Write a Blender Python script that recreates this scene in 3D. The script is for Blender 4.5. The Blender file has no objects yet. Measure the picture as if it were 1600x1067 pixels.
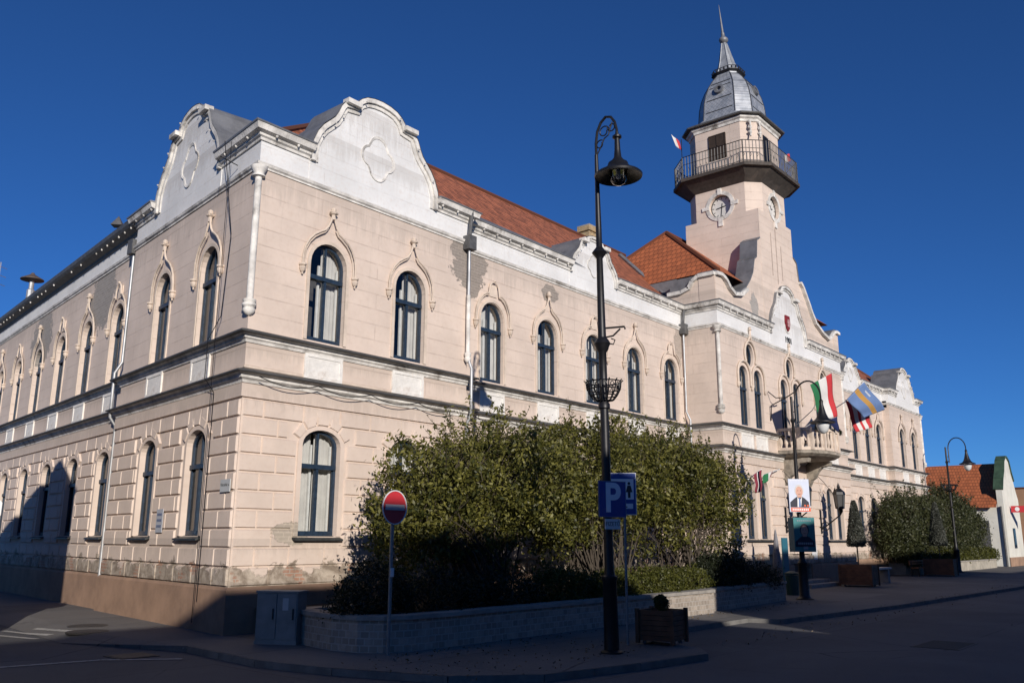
import bpy, math, random
from math import pi, sin, cos, radians, sqrt, hypot, atan2
from mathutils import Vector, Matrix
import numpy as np
random.seed(7); rng = np.random.default_rng(7)

# ------------------------------------------------------------------ camera, sky, sun, exposure
SC = bpy.context.scene
COL = SC.collection
SKEW = 0.1375
F_PX, YAW, PITCH, ROLL = 1343.57, 0.87089, 0.22564, 0.00442
CAMPOS = Vector((-10.4415, -16.5055, 1.95))
fw = Vector((sin(YAW)*cos(PITCH), cos(YAW)*cos(PITCH), sin(PITCH)))
rt0 = Vector((cos(YAW), -sin(YAW), 0)); up0 = rt0.cross(fw)
RT = rt0*cos(ROLL) + up0*sin(ROLL); UP = -rt0*sin(ROLL) + up0*cos(ROLL)
cam_d = bpy.data.cameras.new('camera'); cam = bpy.data.objects.new('camera', cam_d); COL.objects.link(cam)
cam_d.sensor_width = 36.0; cam_d.lens = F_PX/1600*36.0; cam_d.clip_end = 3000; cam_d.clip_start = 0.05
M = Matrix.Identity(4)
for i in range(3):
    M[i][0] = RT[i]; M[i][1] = UP[i]; M[i][2] = -fw[i]; M[i][3] = CAMPOS[i]
cam.matrix_world = M
SC.camera = cam

SUN = Vector((-0.64, -1.0, 0.345)).normalized()
elev = math.asin(SUN.z); az = atan2(SUN.x, SUN.y)
w = bpy.data.worlds.new("World"); SC.world = w; w.use_nodes = True
nt = w.node_tree; bg = nt.nodes['Background']
sky = nt.nodes.new('ShaderNodeTexSky'); sky.sky_type = 'NISHITA'; sky.sun_disc = False
sky.sun_elevation = elev; sky.sun_rotation = az; sky.altitude = 0; sky.air_density = 0.7; sky.dust_density = 0.0; sky.ozone_density = 10.0
nt.links.new(sky.outputs[0], bg.inputs[0]); bg.inputs[1].default_value = 0.095
sd = bpy.data.lights.new('sun', 'SUN'); sun = bpy.data.objects.new('sun', sd); COL.objects.link(sun)
sd.energy = 4.7; sd.angle = radians(0.5); sd.color = (1.0, 0.92, 0.83)
sun.rotation_euler = (-SUN).to_track_quat('-Z', 'Y').to_euler(); sun.location = (-20, -30, 30)
SC.view_settings.view_transform = 'Standard'; SC.view_settings.look = 'None'
SC.view_settings.exposure = 0.0; SC.view_settings.gamma = 1.0

# ------------------------------------------------------------------ materials
def newmat(name):
    m = bpy.data.materials.new(name); m.use_nodes = True
    return m, m.node_tree, m.node_tree.nodes['Principled BSDF']
class N:
    """small node builder"""
    def __init__(s, nt): s.nt = nt
    def n(s, t, **k):
        x = s.nt.nodes.new('ShaderNode'+t)
        for a, b in k.items(): setattr(x, a, b)
        return x
    def l(s, a, b): s.nt.links.new(a, b)
    def setin(s, node, i, v):
        if hasattr(v, 'is_linked') or hasattr(v, 'links'): s.l(v, node.inputs[i])
        else: node.inputs[i].default_value = v
    def math(s, op, a, b=0.0, c=0.0):
        x = s.n('Math', operation=op); s.setin(x, 0, a); s.setin(x, 1, b)
        if op in ('MULTIPLY_ADD', 'SMOOTH_MIN', 'WRAP', 'COMPARE'): s.setin(x, 2, c)
        return x.outputs[0]
    def ss(s, v, a, b):
        x = s.n('MapRange', interpolation_type='SMOOTHSTEP'); s.setin(x, 0, v); x.inputs[1].default_value = a; x.inputs[2].default_value = b
        return x.outputs[0]
    def mix(s, f, a, b, bt='MIX'):
        x = s.n('Mix', data_type='RGBA', blend_type=bt); s.setin(x, 0, f)
        for i, v in ((6, a), (7, b)):
            if isinstance(v, tuple): v = (*v, 1) if len(v) == 3 else v
            s.setin(x, i, v)
        return x.outputs[2]
    def noise(s, vec, scale, detail=4, rough=0.55, dist=0.0):
        x = s.n('TexNoise'); x.inputs['Scale'].default_value = scale; x.inputs['Detail'].default_value = detail
        x.inputs['Roughness'].default_value = rough; x.inputs['Distortion'].default_value = dist
        if vec is not None: s.l(vec, x.inputs['Vector'])
        return x.outputs['Fac']
    def obj(s): return s.n('TexCoord').outputs['Object']
    def uv(s): return s.n('UVMap').outputs[0]
    def sep(s, v):
        x = s.n('SeparateXYZ'); s.l(v, x.inputs[0]); return x.outputs
    def bump(s, h, strength, dist, prev=None):
        x = s.n('Bump'); x.inputs['Strength'].default_value = strength; x.inputs['Distance'].default_value = dist
        s.l(h, x.inputs['Height'])
        if prev is not None: s.l(prev, x.inputs['Normal'])
        return x.outputs[0]

def simple(name, col, rough=0.7, metal=0.0, var=0.25, scale=6.0, bump=0.15, bscale=None, dirt=None):
    m, nt, p = newmat(name); g = N(nt); o = g.obj()
    f = g.noise(o, scale, 6, 0.6)
    d = tuple(c*(1-var) for c in col); b = tuple(min(1, c*(1+var*0.6)) for c in col)
    c = g.mix(g.ss(f, 0.3, 0.7), d, b)
    if dirt:
        f2 = g.noise(o, scale*0.35, 8, 0.7, 0.5); c = g.mix(g.math('MULTIPLY', g.ss(f2, 0.5, 0.72), dirt[1]), c, dirt[0])
    g.l(c, p.inputs['Base Color']); p.inputs['Roughness'].default_value = rough; p.inputs['Metallic'].default_value = metal
    if bump: g.l(g.bump(g.noise(o, bscale or scale*5, 5, 0.6), bump, 0.02), p.inputs['Normal'])
    return m

def facade_coords(g):
    s = g.sep(g.uv()); return s[0], s[1]

ZST = 1.93
def plaster(name, joints, patches=(), base=(0.64, 0.532, 0.452), weather=True, jv=0.30):
    m, nt, p = newmat(name); g = N(nt); uv = g.uv(); U, Z = facade_coords(g)
    big = g.noise(uv, 0.7, 5, 0.6); fine = g.noise(uv, 9, 6, 0.65); med = g.noise(uv, 2.6, 7, 0.7, 0.4)
    c = g.mix(g.ss(big, 0.3, 0.7), tuple(x*0.90 for x in base), tuple(min(1, x*1.06) for x in base))
    c = g.mix(g.math('MULTIPLY', g.ss(fine, 0.45, 0.75), 0.22), c, (0.50, 0.36, 0.27))
    # rain streaks running down
    mp = g.n('Mapping'); mp.inputs['Scale'].default_value = (3.2, 0.22, 1); g.l(uv, mp.inputs[0])
    st = g.noise(mp.outputs[0], 1.6, 6, 0.7)
    c = g.mix(g.math('MULTIPLY', g.ss(st, 0.55, 0.78), 0.22), c, (0.30, 0.24, 0.19))
    mp2 = g.n('Mapping'); mp2.inputs['Scale'].default_value = (5.5, 0.5, 1); g.l(uv, mp2.inputs[0]); st2 = g.noise(mp2.outputs[0], 1.3, 5, 0.75)
    for zt, ln in ((13.1, 1.3), (11.9, .8), (10.38, 1.1), (6.17, .45), (5.26, .7), (ZST, .5)):
        k = g.math('DIVIDE', g.math('SUBTRACT', zt, Z), ln); m1 = g.math('MULTIPLY', g.ss(k, -.02, .0), g.ss(g.math('ADD', k, g.math('MULTIPLY', g.math('SUBTRACT', st2, .5), 2.2)), .75, .15))
        c = g.mix(g.math('MULTIPLY', m1, .26), c, (0.27, 0.235, 0.20))
    hgt = g.math('MULTIPLY', fine, 0.25)
    if joints:
        br = g.n('TexBrick'); g.l(uv, br.inputs['Vector'])
        br.inputs['Scale'].default_value = 1.0; br.inputs['Mortar Size'].default_value = 0.012
        br.inputs['Brick Width'].default_value = 3.7; br.inputs['Row Height'].default_value = 0.405
        br.inputs['Mortar Smooth'].default_value = 0.15; br.offset = 0.5
        mo = br.outputs['Fac']
        vis = g.ss(g.noise(uv, 1.6, 5, 0.7), 0.38, 0.62)
        c = g.mix(g.math('MULTIPLY', g.math('MULTIPLY', mo, vis), jv*1.1), c, (0.25, 0.18, 0.14))
        hgt = g.math('SUBTRACT', hgt, g.math('MULTIPLY', mo, 0.8*jv/.3))
    if weather:
        # crumbling band above the plinth: bare rubble, mortar and some brick
        lim = g.math('ADD', g.math('MULTIPLY', g.noise(uv, 1.4, 6, 0.7, 0.3), 1.5), 0.60)
        wm = g.ss(g.math('SUBTRACT', lim, Z), -0.02, 0.05)
        wc = g.mix(g.ss(med, 0.35, 0.65), (0.21, 0.165, 0.125), (0.50, 0.43, 0.35))
        b2 = g.n('TexBrick'); g.l(uv, b2.inputs['Vector']); b2.inputs['Scale'].default_value = 1.0
        b2.inputs['Brick Width'].default_value = 0.27; b2.inputs['Row Height'].default_value = 0.085; b2.inputs['Mortar Size'].default_value = 0.012
        b2.inputs['Color1'].default_value = (0.36, 0.15, 0.08, 1); b2.inputs['Color2'].default_value = (0.28, 0.12, 0.07, 1); b2.inputs['Mortar'].default_value = (0.34, 0.29, 0.24, 1)
        wc = g.mix(g.math('MULTIPLY', g.ss(g.noise(uv, 1.3, 4, 0.6), 0.56, 0.62), .7), wc, b2.outputs['Color'])
        c = g.mix(wm, c, wc)
        hgt = g.math('SUBTRACT', hgt, g.math('MULTIPLY', g.math('MULTIPLY', wm, med), 3.0))
    for (pu, pz, ru, rz, col) in patches:
        du = g.math('DIVIDE', g.math('SUBTRACT', U, pu), ru); dz = g.math('DIVIDE', g.math('SUBTRACT', Z, pz), rz)
        r2 = g.math('ADD', g.math('MULTIPLY', du, du), g.math('MULTIPLY', dz, dz))
        pm = g.ss(g.math('ADD', r2, g.math('MULTIPLY', g.math('SUBTRACT', med, 0.5), 3.4)), 1.04, 0.95)
        b3 = g.n('TexBrick'); g.l(uv, b3.inputs['Vector']); b3.inputs['Scale'].default_value = 1.0
        b3.inputs['Brick Width'].default_value = 0.28; b3.inputs['Row Height'].default_value = 0.09; b3.inputs['Mortar Size'].default_value = 0.012
        b3.inputs['Color1'].default_value = (*col, 1); b3.inputs['Color2'].default_value = tuple(x*0.8 for x in col)+(1,); b3.inputs['Mortar'].default_value = tuple(x*1.15 for x in col)+(1,)
        pc = g.mix(g.math('MULTIPLY', g.ss(fine, 0.3, 0.7), 0.5), b3.outputs['Color'], tuple(x*0.72 for x in col))
        c = g.mix(pm, c, pc); hgt = g.math('SUBTRACT', hgt, g.math('MULTIPLY', pm, 1.6))
    g.l(c, p.inputs['Base Color']); p.inputs['Roughness'].default_value = 0.9
    g.l(g.bump(hgt, 0.6, 0.012), p.inputs['Normal'])
    return m

GREYP = (0.30, 0.26, 0.225)
PATCHES = [(7.42, 9.95, 0.95, 1.0, GREYP), (11.6, 9.95, 0.42, 0.32, GREYP), (20.2, 9.7, 0.32, 0.75, (0.40, 0.34, 0.29)),
           (1.45, 2.05, 0.50, 0.26, (0.44, 0.38, 0.31)), (-11.4, 9.6, 1.2, 1.1, (0.33, 0.30, 0.27)), (-18.6, 9.3, 1.4, 1.2, (0.33, 0.30, 0.27)),
           (24.3, 12.0, 0.4, 0.5, (0.38, 0.35, 0.32))]
m_upper = plaster('plaster_upper', True, PATCHES, weather=False)
m_ground = plaster('plaster_ground', False, [PATCHES[3]])
m_trim = simple('trim_plaster', (0.62, 0.52, 0.43), 0.9, var=0.15, scale=3, bump=0.3, dirt=((0.30, 0.25, 0.20), 0.5))
m_white = plaster('white_plaster', True, (), base=(0.70, 0.70, 0.69), weather=False, jv=0.14)
m_wtrim = simple('white_trim', (0.68, 0.655, 0.61), 0.85, var=0.28, scale=2.6, bump=0.7, dirt=((0.15, 0.13, 0.11), 1.0))
m_stain = simple('stained_stone', (0.30, 0.265, 0.215), 0.9, var=0.45, scale=3.5, bump=0.4, dirt=((0.03, 0.027, 0.024), 1.0))
m_panel = simple('peeling_panel', (0.74, 0.72, 0.68), 0.9, var=0.12, scale=4, bump=0.6, dirt=((0.45, 0.37, 0.30), 0.9))
m_plinth = simple('plinth', (0.335, 0.215, 0.145), 0.9, var=0.2, scale=1.5, bump=0.3, bscale=30, dirt=((0.20, 0.13, 0.09), 0.6))
m_zinc = simple('zinc_sheet', (0.20, 0.205, 0.215), 0.5, 0.3, var=0.25, scale=2, bump=0.05)
m_zincl = simple('zinc_light', (0.36, 0.38, 0.40), 0.45, 0.3, var=0.2, scale=3, bump=0.05)
m_ledge = simple('ledge_sheet', (0.075, 0.075, 0.075), 0.6, 0.2, var=0.3, scale=3, bump=0.1)
m_frame = simple('window_frame_paint', (0.018, 0.035, 0.062), 0.45, var=0.3, scale=10, bump=0.1)
m_inner = simple('inner_sash_paint', (0.80, 0.79, 0.76), 0.5, var=0.1, scale=8, bump=0)
m_room = simple('room_dark', (0.10, 0.095, 0.09), 0.9, bump=0)
m_sill = simple('sill_metal', (0.06, 0.065, 0.065), 0.5, 0.4, var=0.3)
m_pipe = simple('galvanised_pipe', (0.42, 0.43, 0.44), 0.5, 0.5, var=0.2, scale=3, bump=0)
m_pipebox = simple('hopper_metal', (0.13, 0.13, 0.13), 0.6, 0.4)
m_black = simple('black_iron', (0.012, 0.012, 0.014), 0.45, 0.2, var=0.3, bump=0.05)
m_wood = simple('planter_wood', (0.13, 0.055, 0.027), 0.7, var=0.4, scale=3, bump=0.2)
m_slab = simple('coping_stone', (0.30, 0.28, 0.25), 0.9, var=0.2, scale=4, bump=0.2)
m_soil = simple('soil', (0.05, 0.038, 0.028), 1.0, scale=8, bump=0.8)
m_cab = simple('cabinet_grey', (0.22, 0.235, 0.23), 0.6, var=0.15, scale=3, bump=0.05, dirt=((0.12, 0.12, 0.11), 0.6))
m_bark = simple('bark', (0.075, 0.06, 0.045), 0.9, scale=12, bump=0.5)
m_galv = simple('galvanised_post', (0.22, 0.235, 0.25), 0.5, 0.5, var=0.2, bump=0)
m_curtain = simple('curtain_cloth', (0.62, 0.60, 0.57), 0.9, var=0.12, scale=2, bump=0.05)
m_roomwall = simple('clock_white', (0.60, 0.59, 0.56), 0.7, var=0.06, bump=0)

def glass():
    m, nt, p = newmat('window_glass'); g = N(nt)
    nt.nodes.remove(p); out = nt.nodes['Material Output']
    tr = g.n('BsdfTransparent'); gl = g.n('BsdfGlossy'); gl.inputs['Roughness'].default_value = 0.03
    tr.inputs[0].default_value = (0.90, 0.92, 0.93, 1)
    g.l(g.bump(g.noise(g.obj(), 1.2, 2), 0.15, 0.05), gl.inputs['Normal'])
    fr = g.n('Fresnel'); fr.inputs[0].default_value = 1.5
    mx = g.n('MixShader'); g.l(g.math('ADD', g.math('MULTIPLY', fr.outputs[0], 1.1), 0.03), mx.inputs[0]); g.l(tr.outputs[0], mx.inputs[1]); g.l(gl.outputs[0], mx.inputs[2])
    g.l(mx.outputs[0], out.inputs[0]); return m
m_glass = glass()

def tiles(name, col, row=0.30, colw=0.20, va=.62, vb=1.35):
    m, nt, p = newmat(name); g = N(nt); uv = g.uv()
    br = g.n('TexBrick'); g.l(uv, br.inputs['Vector']); br.inputs['Scale'].default_value = 1; br.inputs['Mortar Size'].default_value = 0.012
    br.inputs['Brick Width'].default_value = colw; br.inputs['Row Height'].default_value = row; br.inputs['Bias'].default_value = 0.0
    br.inputs['Color1'].default_value = tuple(c*va for c in col)+(1,); br.inputs['Color2'].default_value = tuple(min(1, c*vb) for c in col)+(1,)
    br.inputs['Mortar'].default_value = tuple(c*0.30 for c in col)+(1,)
    s = g.sep(uv); fr = g.math('FRACT', g.math('DIVIDE', s[1], row))
    big = g.noise(uv, 0.9, 7, 0.75)
    c = g.mix(g.math('MULTIPLY', g.ss(big, 0.45, 0.75), 0.30), br.outputs['Color'], tuple(x*0.45 for x in col))
    c = g.mix(g.math('MULTIPLY', g.ss(fr, 0.86, 0.97), 0.75), c, tuple(x*0.25 for x in col))
    g.l(c, p.inputs['Base Color']); p.inputs['Roughness'].default_value = 0.85
    h = g.math('SUBTRACT', g.math('SUBTRACT', 1.0, fr), g.math('MULTIPLY', br.outputs['Fac'], 0.3))
    g.l(g.bump(h, 0.9, 0.05), p.inputs['Normal']); return m
m_tile = tiles('roof_tiles_brown', (0.36, 0.115, 0.055))
m_tile2 = tiles('roof_tiles_orange', (0.43, 0.125, 0.045), 0.36, 0.24, .84, 1.14)

def asphalt(name, col, patch=True):
    m, nt, p = newmat(name); g = N(nt); o = g.obj()
    a = g.noise(o, 0.25, 6, 0.6, 0.6); b = g.noise(o, 60, 3, 0.7); d = g.noise(o, 1.8, 6, 0.7)
    c = g.mix(g.ss(a, 0.35, 0.65), tuple(x*0.78 for x in col), tuple(x*1.12 for x in col))
    c = g.mix(g.math('MULTIPLY', g.ss(b, 0.45, 0.62), 0.35), c, tuple(x*1.8 for x in col))
    c = g.mix(g.math('MULTIPLY', g.ss(d, 0.55, 0.75), 0.30), c, tuple(x*0.55 for x in col))
    if patch:
        bk = g.n('TexBrick'); g.l(o, bk.inputs['Vector']); bk.inputs['Scale'].default_value = 1.0; bk.inputs['Brick Width'].default_value = 5.3; bk.inputs['Row Height'].default_value = 2.9
        bk.inputs['Mortar Size'].default_value = 0.018; bk.offset = 0.37; bk.inputs['Color1'].default_value = (.72, .72, .72, 1); bk.inputs['Color2'].default_value = (1.12, 1.1, 1.08, 1); bk.inputs['Mortar'].default_value = (.45, .45, .45, 1)
        c = g.mix(g.math('MULTIPLY', g.ss(g.noise(o, 0.13, 3), .40, .55), .85), c, g.mix(1.0, c, bk.outputs['Color'], 'MULTIPLY'))
        sp = g.noise(o, 9, 4, .8); c = g.mix(g.math('MULTIPLY', g.ss(sp, .62, .70), .5), c, tuple(x*2.2 for x in col))
        v = g.n('TexVoronoi', feature='DISTANCE_TO_EDGE'); v.inputs['Scale'].default_value = 0.28
        nz = g.n('TexNoise'); nz.inputs['Scale'].default_value = 1.5; g.l(o, nz.inputs['Vector'])
        mxv = g.mix(0.12, o, nz.outputs['Color']); g.l(mxv, v.inputs['Vector'])
        ck = g.math('MULTIPLY', g.ss(v.outputs['Distance'], 0.006, 0.002), g.ss(a, 0.48, 0.60)); c = g.mix(g.math('MULTIPLY', ck, 0.75), c, (0.012, 0.012, 0.012))
    g.l(c, p.inputs['Base Color']); p.inputs['Roughness'].default_value = 0.85
    g.l(g.bump(g.math('ADD', b, g.math('MULTIPLY', d, 1.5)), 0.5, 0.01), p.inputs['Normal']); return m
m_road = asphalt('road_asphalt', (0.082, 0.082, 0.085))
m_walk = asphalt('pavement_asphalt', (0.135, 0.128, 0.12))
m_kerb = simple('kerb_stone', (0.17, 0.165, 0.155), 0.9, var=0.25, scale=3, bump=0.3)

def stoneblock(name, col, bw, rh, mort):
    m, nt, p = newmat(name); g = N(nt); uv = g.uv()
    br = g.n('TexBrick'); g.l(uv, br.inputs['Vector']); br.inputs['Scale'].default_value = 1; br.inputs['Mortar Size'].default_value = 0.012
    br.inputs['Brick Width'].default_value = bw; br.inputs['Row Height'].default_value = rh
    br.inputs['Color1'].default_value = tuple(c*0.75 for c in col)+(1,); br.inputs['Color2'].default_value = tuple(c*1.2 for c in col)+(1,); br.inputs['Mortar'].default_value = (*mort, 1)
    f = g.noise(uv, 7, 6, 0.65); c = g.mix(g.math('MULTIPLY', g.ss(f, 0.4, 0.7), 0.4), br.outputs['Color'], tuple(x*0.6 for x in col))
    g.l(c, p.inputs['Base Color']); p.inputs['Roughness'].default_value = 0.9
    g.l(g.bump(g.math('SUBTRACT', g.math('MULTIPLY', f, 0.5), br.outputs['Fac']), 0.8, 0.02), p.inputs['Normal']); return m
m_planterwall = stoneblock('planter_bricks', (0.34, 0.29, 0.24), 0.16, 0.12, (0.42, 0.385, 0.34))
m_chimney = stoneblock('chimney_bricks', (0.40, 0.27, 0.13), 0.28, 0.09, (0.45, 0.38, 0.28))
m_concrete = simple('concrete_blocks', (0.38, 0.35, 0.29), 0.9, var=0.2, scale=2, bump=0.2, dirt=((0.2, 0.19, 0.16), 0.5))

def leafmat(name, a, b, trans=0.25):
    m, nt, p = newmat(name); g = N(nt)
    at = g.n('Attribute'); at.attribute_name = 'leafrand'
    c = g.mix(at.outputs['Fac'], a, b); g.l(c, p.inputs['Base Color'])
    p.inputs['Roughness'].default_value = 0.5
    p.inputs['Specular IOR Level'].default_value = 0.4
    t = g.n('BsdfTranslucent'); g.l(g.mix(0.5, c, (0.10, 0.12, 0.01)), t.inputs[0])
    mx = g.n('MixShader'); mx.inputs[0].default_value = trans
    g.l(p.outputs[0], mx.inputs[1]); g.l(t.outputs[0], mx.inputs[2]); g.l(mx.outputs[0], nt.nodes['Material Output'].inputs[0]); return m
m_leaf = leafmat('laurel_leaves', (0.028, 0.036, 0.008), (0.215, 0.20, 0.042))
m_leaf2 = leafmat('far_laurel_leaves', (0.028, 0.036, 0.014), (0.085, 0.090, 0.036))
m_hedge = leafmat('hedge_leaves', (0.040, 0.048, 0.008), (0.125, 0.125, 0.022))
m_hedge2 = leafmat('clipped_leaves', (0.03, 0.045, 0.012), (0.07, 0.09, 0.03))
m_dark = leafmat('juniper_leaves', (0.010, 0.014, 0.006), (0.028, 0.036, 0.014), 0.1)
m_cone = leafmat('topiary_net', (0.045, 0.05, 0.04), (0.11, 0.115, 0.095), 0.1)

def flat(name, col, rough=0.5): return simple(name, col, rough, var=0.06, bump=0, scale=3)
m_red = flat('sign_red', (0.52, 0.035, 0.045)); m_swhite = flat('sign_white', (0.75, 0.76, 0.77)); m_blue = flat('sign_blue', (0.015, 0.055, 0.27))
m_ink = flat('ink_black', (0.015, 0.015, 0.015)); m_green = flat('flag_green', (0.02, 0.16, 0.06), 0.8); m_fred = flat('flag_red', (0.50, 0.035, 0.04), 0.8)
m_fwhite = flat('flag_white', (0.66, 0.65, 0.62), 0.8); m_fblue = flat('flag_blue', (0.13, 0.21, 0.40), 0.8); m_gold = flat('flag_gold', (0.45, 0.25, 0.06), 0.8)
m_navy = flat('flag_navy', (0.012, 0.02, 0.09), 0.8); m_maroon = flat('flag_maroon', (0.22, 0.03, 0.05), 0.8)
m_poster = flat('poster_sky', (0.55, 0.60, 0.72)); m_skin = flat('poster_skin', (0.58, 0.33, 0.25)); m_hair = flat('poster_hair', (0.55, 0.54, 0.53))
m_suit = flat('poster_suit', (0.015, 0.018, 0.035)); m_orange = flat('poster_orange', (0.72, 0.12, 0.04)); m_teal = flat('poster_teal', (0.03, 0.19, 0.20))
m_tealbox = flat('box_teal', (0.035, 0.15, 0.21)); m_ghouse = simple('white_house_wall', (0.66, 0.65, 0.58), 0.9, var=0.1, scale=1, dirt=((0.4, 0.38, 0.33), 0.5))
m_greenmetal = simple('green_coping', (0.045, 0.085, 0.05), 0.6, var=0.35, scale=2); m_orangewall = simple('orange_wall', (0.34, 0.20, 0.12), 0.9, var=0.1, scale=1)
m_ywall = simple('yellow_wall', (0.55, 0.38, 0.10), 0.9, var=0.1, scale=1); m_bench = simple('bench_wood', (0.42, 0.15, 0.05), 0.6, var=0.2)
m_lglass = flat('lantern_glass', (0.09, 0.09, 0.09), 0.15); m_globe = flat('frosted_globe', (0.62, 0.64, 0.64), 0.25); m_line = simple('road_paint', (0.40, 0.39, 0.36), 0.8, var=0.35, scale=10)
m_bin = flat('bin_green', (0.01, 0.05, 0.045)); m_cloth = flat('parasol_cloth', (0.20, 0.20, 0.22), 0.9); m_iron = simple('manhole_iron', (0.055, 0.05, 0.045), 0.6, 0.3, scale=20, bump=0.5)
m_houseA = simple('street_house_render', (0.48, 0.42, 0.33), 0.9, scale=1); m_door = simple('door_wood', (0.06, 0.03, 0.02), 0.6)

# ------------------------------------------------------------------ mesh builder
class MB:
    def __init__(s): s.v = []; s.f = []; s.uv = {}; s.mi = {}
    def add(s, vs, fs, uvs=None, mi=0):
        b = len(s.v); s.v += [tuple(x) for x in vs]
        for k, f in enumerate(fs):
            i = len(s.f); s.f.append([b+j for j in f])
            if uvs: s.uv[i] = [uvs[j] for j in f]
            if mi: s.mi[i] = mi
    def quad(s, a, b, c, d, uvs=None, mi=0): s.add([a, b, c, d], [(0, 1, 2, 3)], uvs, mi)
    def box(s, x0, x1, y0, y1, z0, z1, mi=0):
        vs = [(x, y, z) for z in (z0, z1) for y in (y0, y1) for x in (x0, x1)]
        uv = [((p[0]+p[1]), p[2]) for p in vs]
        s.add(vs, [(0, 1, 3, 2)[::-1], (4, 5, 7, 6), (0, 1, 5, 4), (2, 3, 7, 6)[::-1], (0, 2, 6, 4)[::-1], (1, 3, 7, 5)], uv, mi)
    def obox(s, o, ax, ay, az, mi=0):
        """oriented box from corner o with edge vectors"""
        o = Vector(o); ax = Vector(ax); ay = Vector(ay); az = Vector(az)
        vs = [o + ax*i + ay*j + az*k for k in (0, 1) for j in (0, 1) for i in (0, 1)]
        s.add(vs, [(0, 2, 3, 1), (4, 5, 7, 6), (0, 1, 5, 4), (2, 6, 7, 3), (0, 4, 6, 2), (1, 3, 7, 5)], [(v.x+v.y, v.z) for v in vs], mi)
    def tube(s, pts, r, n=8, cap=True, mi=0):
        pts = [Vector(p) for p in pts]; rs = r if isinstance(r, (list, tuple)) else [r]*len(pts)
        vs = []; prev = None
        for i, p in enumerate(pts):
            t = (pts[min(i+1, len(pts)-1)] - pts[max(i-1, 0)])
            t = t.normalized() if t.length > 1e-9 else Vector((0, 0, 1))
            if prev is None:
                a = Vector((0, 0, 1)) if abs(t.z) < 0.9 else Vector((1, 0, 0)); x = t.cross(a).normalized()
            else:
                x = (prev - t*prev.dot(t)); x = x.normalized() if x.length > 1e-6 else t.orthogonal().normalized()
            prev = x; y = t.cross(x)
            vs += [p + (x*cos(2*pi*k/n) + y*sin(2*pi*k/n))*rs[i] for k in range(n)]
        fs = [(i*n+k, i*n+(k+1) % n, (i+1)*n+(k+1) % n, (i+1)*n+k) for i in range(len(pts)-1) for k in range(n)]
        if cap: fs += [tuple(range(n))[::-1], tuple((len(pts)-1)*n+k for k in range(n))]
        s.add(vs, fs, None, mi)
    def lathe(s, prof, c=(0, 0, 0), n=16, mi=0, rot=0.0, lean=None):
        vs = []
        for (r, z) in prof:
            ox, oy = lean(z) if lean else (0, 0)
            vs += [(c[0]+ox+r*cos(2*pi*k/n+rot), c[1]+oy+r*sin(2*pi*k/n+rot), c[2]+z) for k in range(n)]
        fs = [(i*n+k, i*n+(k+1) % n, (i+1)*n+(k+1) % n, (i+1)*n+k) for i in range(len(prof)-1) for k in range(n)]
        if prof[0][0] > 1e-4: fs.append(tuple(range(n))[::-1])
        if prof[-1][0] > 1e-4: fs.append(tuple((len(prof)-1)*n+k for k in range(n)))
        s.add(vs, fs, None, mi)
    def loft(s, rings, cap=True, mi=0, uvf=None):
        n = len(rings[0]); vs = [p for r in rings for p in r]
        fs = [(i*n+k, i*n+(k+1) % n, (i+1)*n+(k+1) % n, (i+1)*n+k) for i in range(len(rings)-1) for k in range(n)]
        if cap: fs += [tuple(range(n))[::-1], tuple((len(rings)-1)*n+k for k in range(n))]
        s.add(vs, fs, [uvf(p) for p in vs] if uvf else None, mi)
    def prism(s, outline, fn, d0, d1, uvf=None, mi=0):
        """outline (a,b) polygon; fn(a,b,d)->point; solid between d0 and d1"""
        n = len(outline); vs = [fn(a, b, d0) for a, b in outline] + [fn(a, b, d1) for a, b in outline]
        fs = [tuple(range(n))[::-1], tuple(range(n, 2*n))] + [(k, (k+1) % n, n+(k+1) % n, n+k) for k in range(n)]
        uvs = [(a, b) for a, b in outline]*2
        s.add(vs, fs, uvs, mi)
    def mesh(s, name, mats, smooth=False, recalc=True):
        me = bpy.data.meshes.new(name); me.from_pydata(s.v, [], s.f)
        if s.uv:
            L = me.uv_layers.new(name='UVMap'); k = 0; data = [0.0]*(2*len(me.loops))
            for i, f in enumerate(s.f):
                u = s.uv.get(i)
                for j in range(len(f)):
                    if u: data[2*k] = u[j][0]; data[2*k+1] = u[j][1]
                    k += 1
            L.data.foreach_set('uv', data)
        mats = mats if isinstance(mats, (list, tuple)) else [mats]
        for m in mats: me.materials.append(m)
        if s.mi:
            for i, m in s.mi.items(): me.polygons[i].material_index = m
        if smooth:
            me.polygons.foreach_set('use_smooth', [True]*len(me.polygons))
        if recalc:
            import bmesh
            bm = bmesh.new(); bm.from_mesh(me); bmesh.ops.recalc_face_normals(bm, faces=bm.faces); bm.to_mesh(me); bm.free()
        me.update(); return me
    def build(s, name, mats, parent=None, smooth=False, recalc=True, label=None):
        o = bpy.data.objects.new(name, s.mesh(name, mats, smooth, recalc)); COL.objects.link(o)
        if parent is not None: o.parent = parent
        if label: o['label'] = label
        if smooth: 
            try:
                md = o.modifiers.new('es', 'EDGE_SPLIT'); md.split_angle = radians(38)
            except Exception: pass
        return o
def tag(o, label, cat, group=None):
    o['label'] = label; o['category'] = cat
    if group: o['group'] = group
    return o
def empty(name, label, cat, loc=(0, 0, 0), rz=0, group=None):
    o = bpy.data.objects.new(name, None); COL.objects.link(o); o.location = loc; o.rotation_euler = (0, 0, rz); o.empty_display_size = 0.2
    return tag(o, label, cat, group)
def struct(o): o['kind'] = 'structure'; return o
def link_copy(src, parent, loc=None, rot=None):
    c = src.copy(); COL.objects.link(c); c.parent = parent
    if loc is not None: c.location = loc
    if rot is not None: c.rotation_euler = rot
    return c
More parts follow.
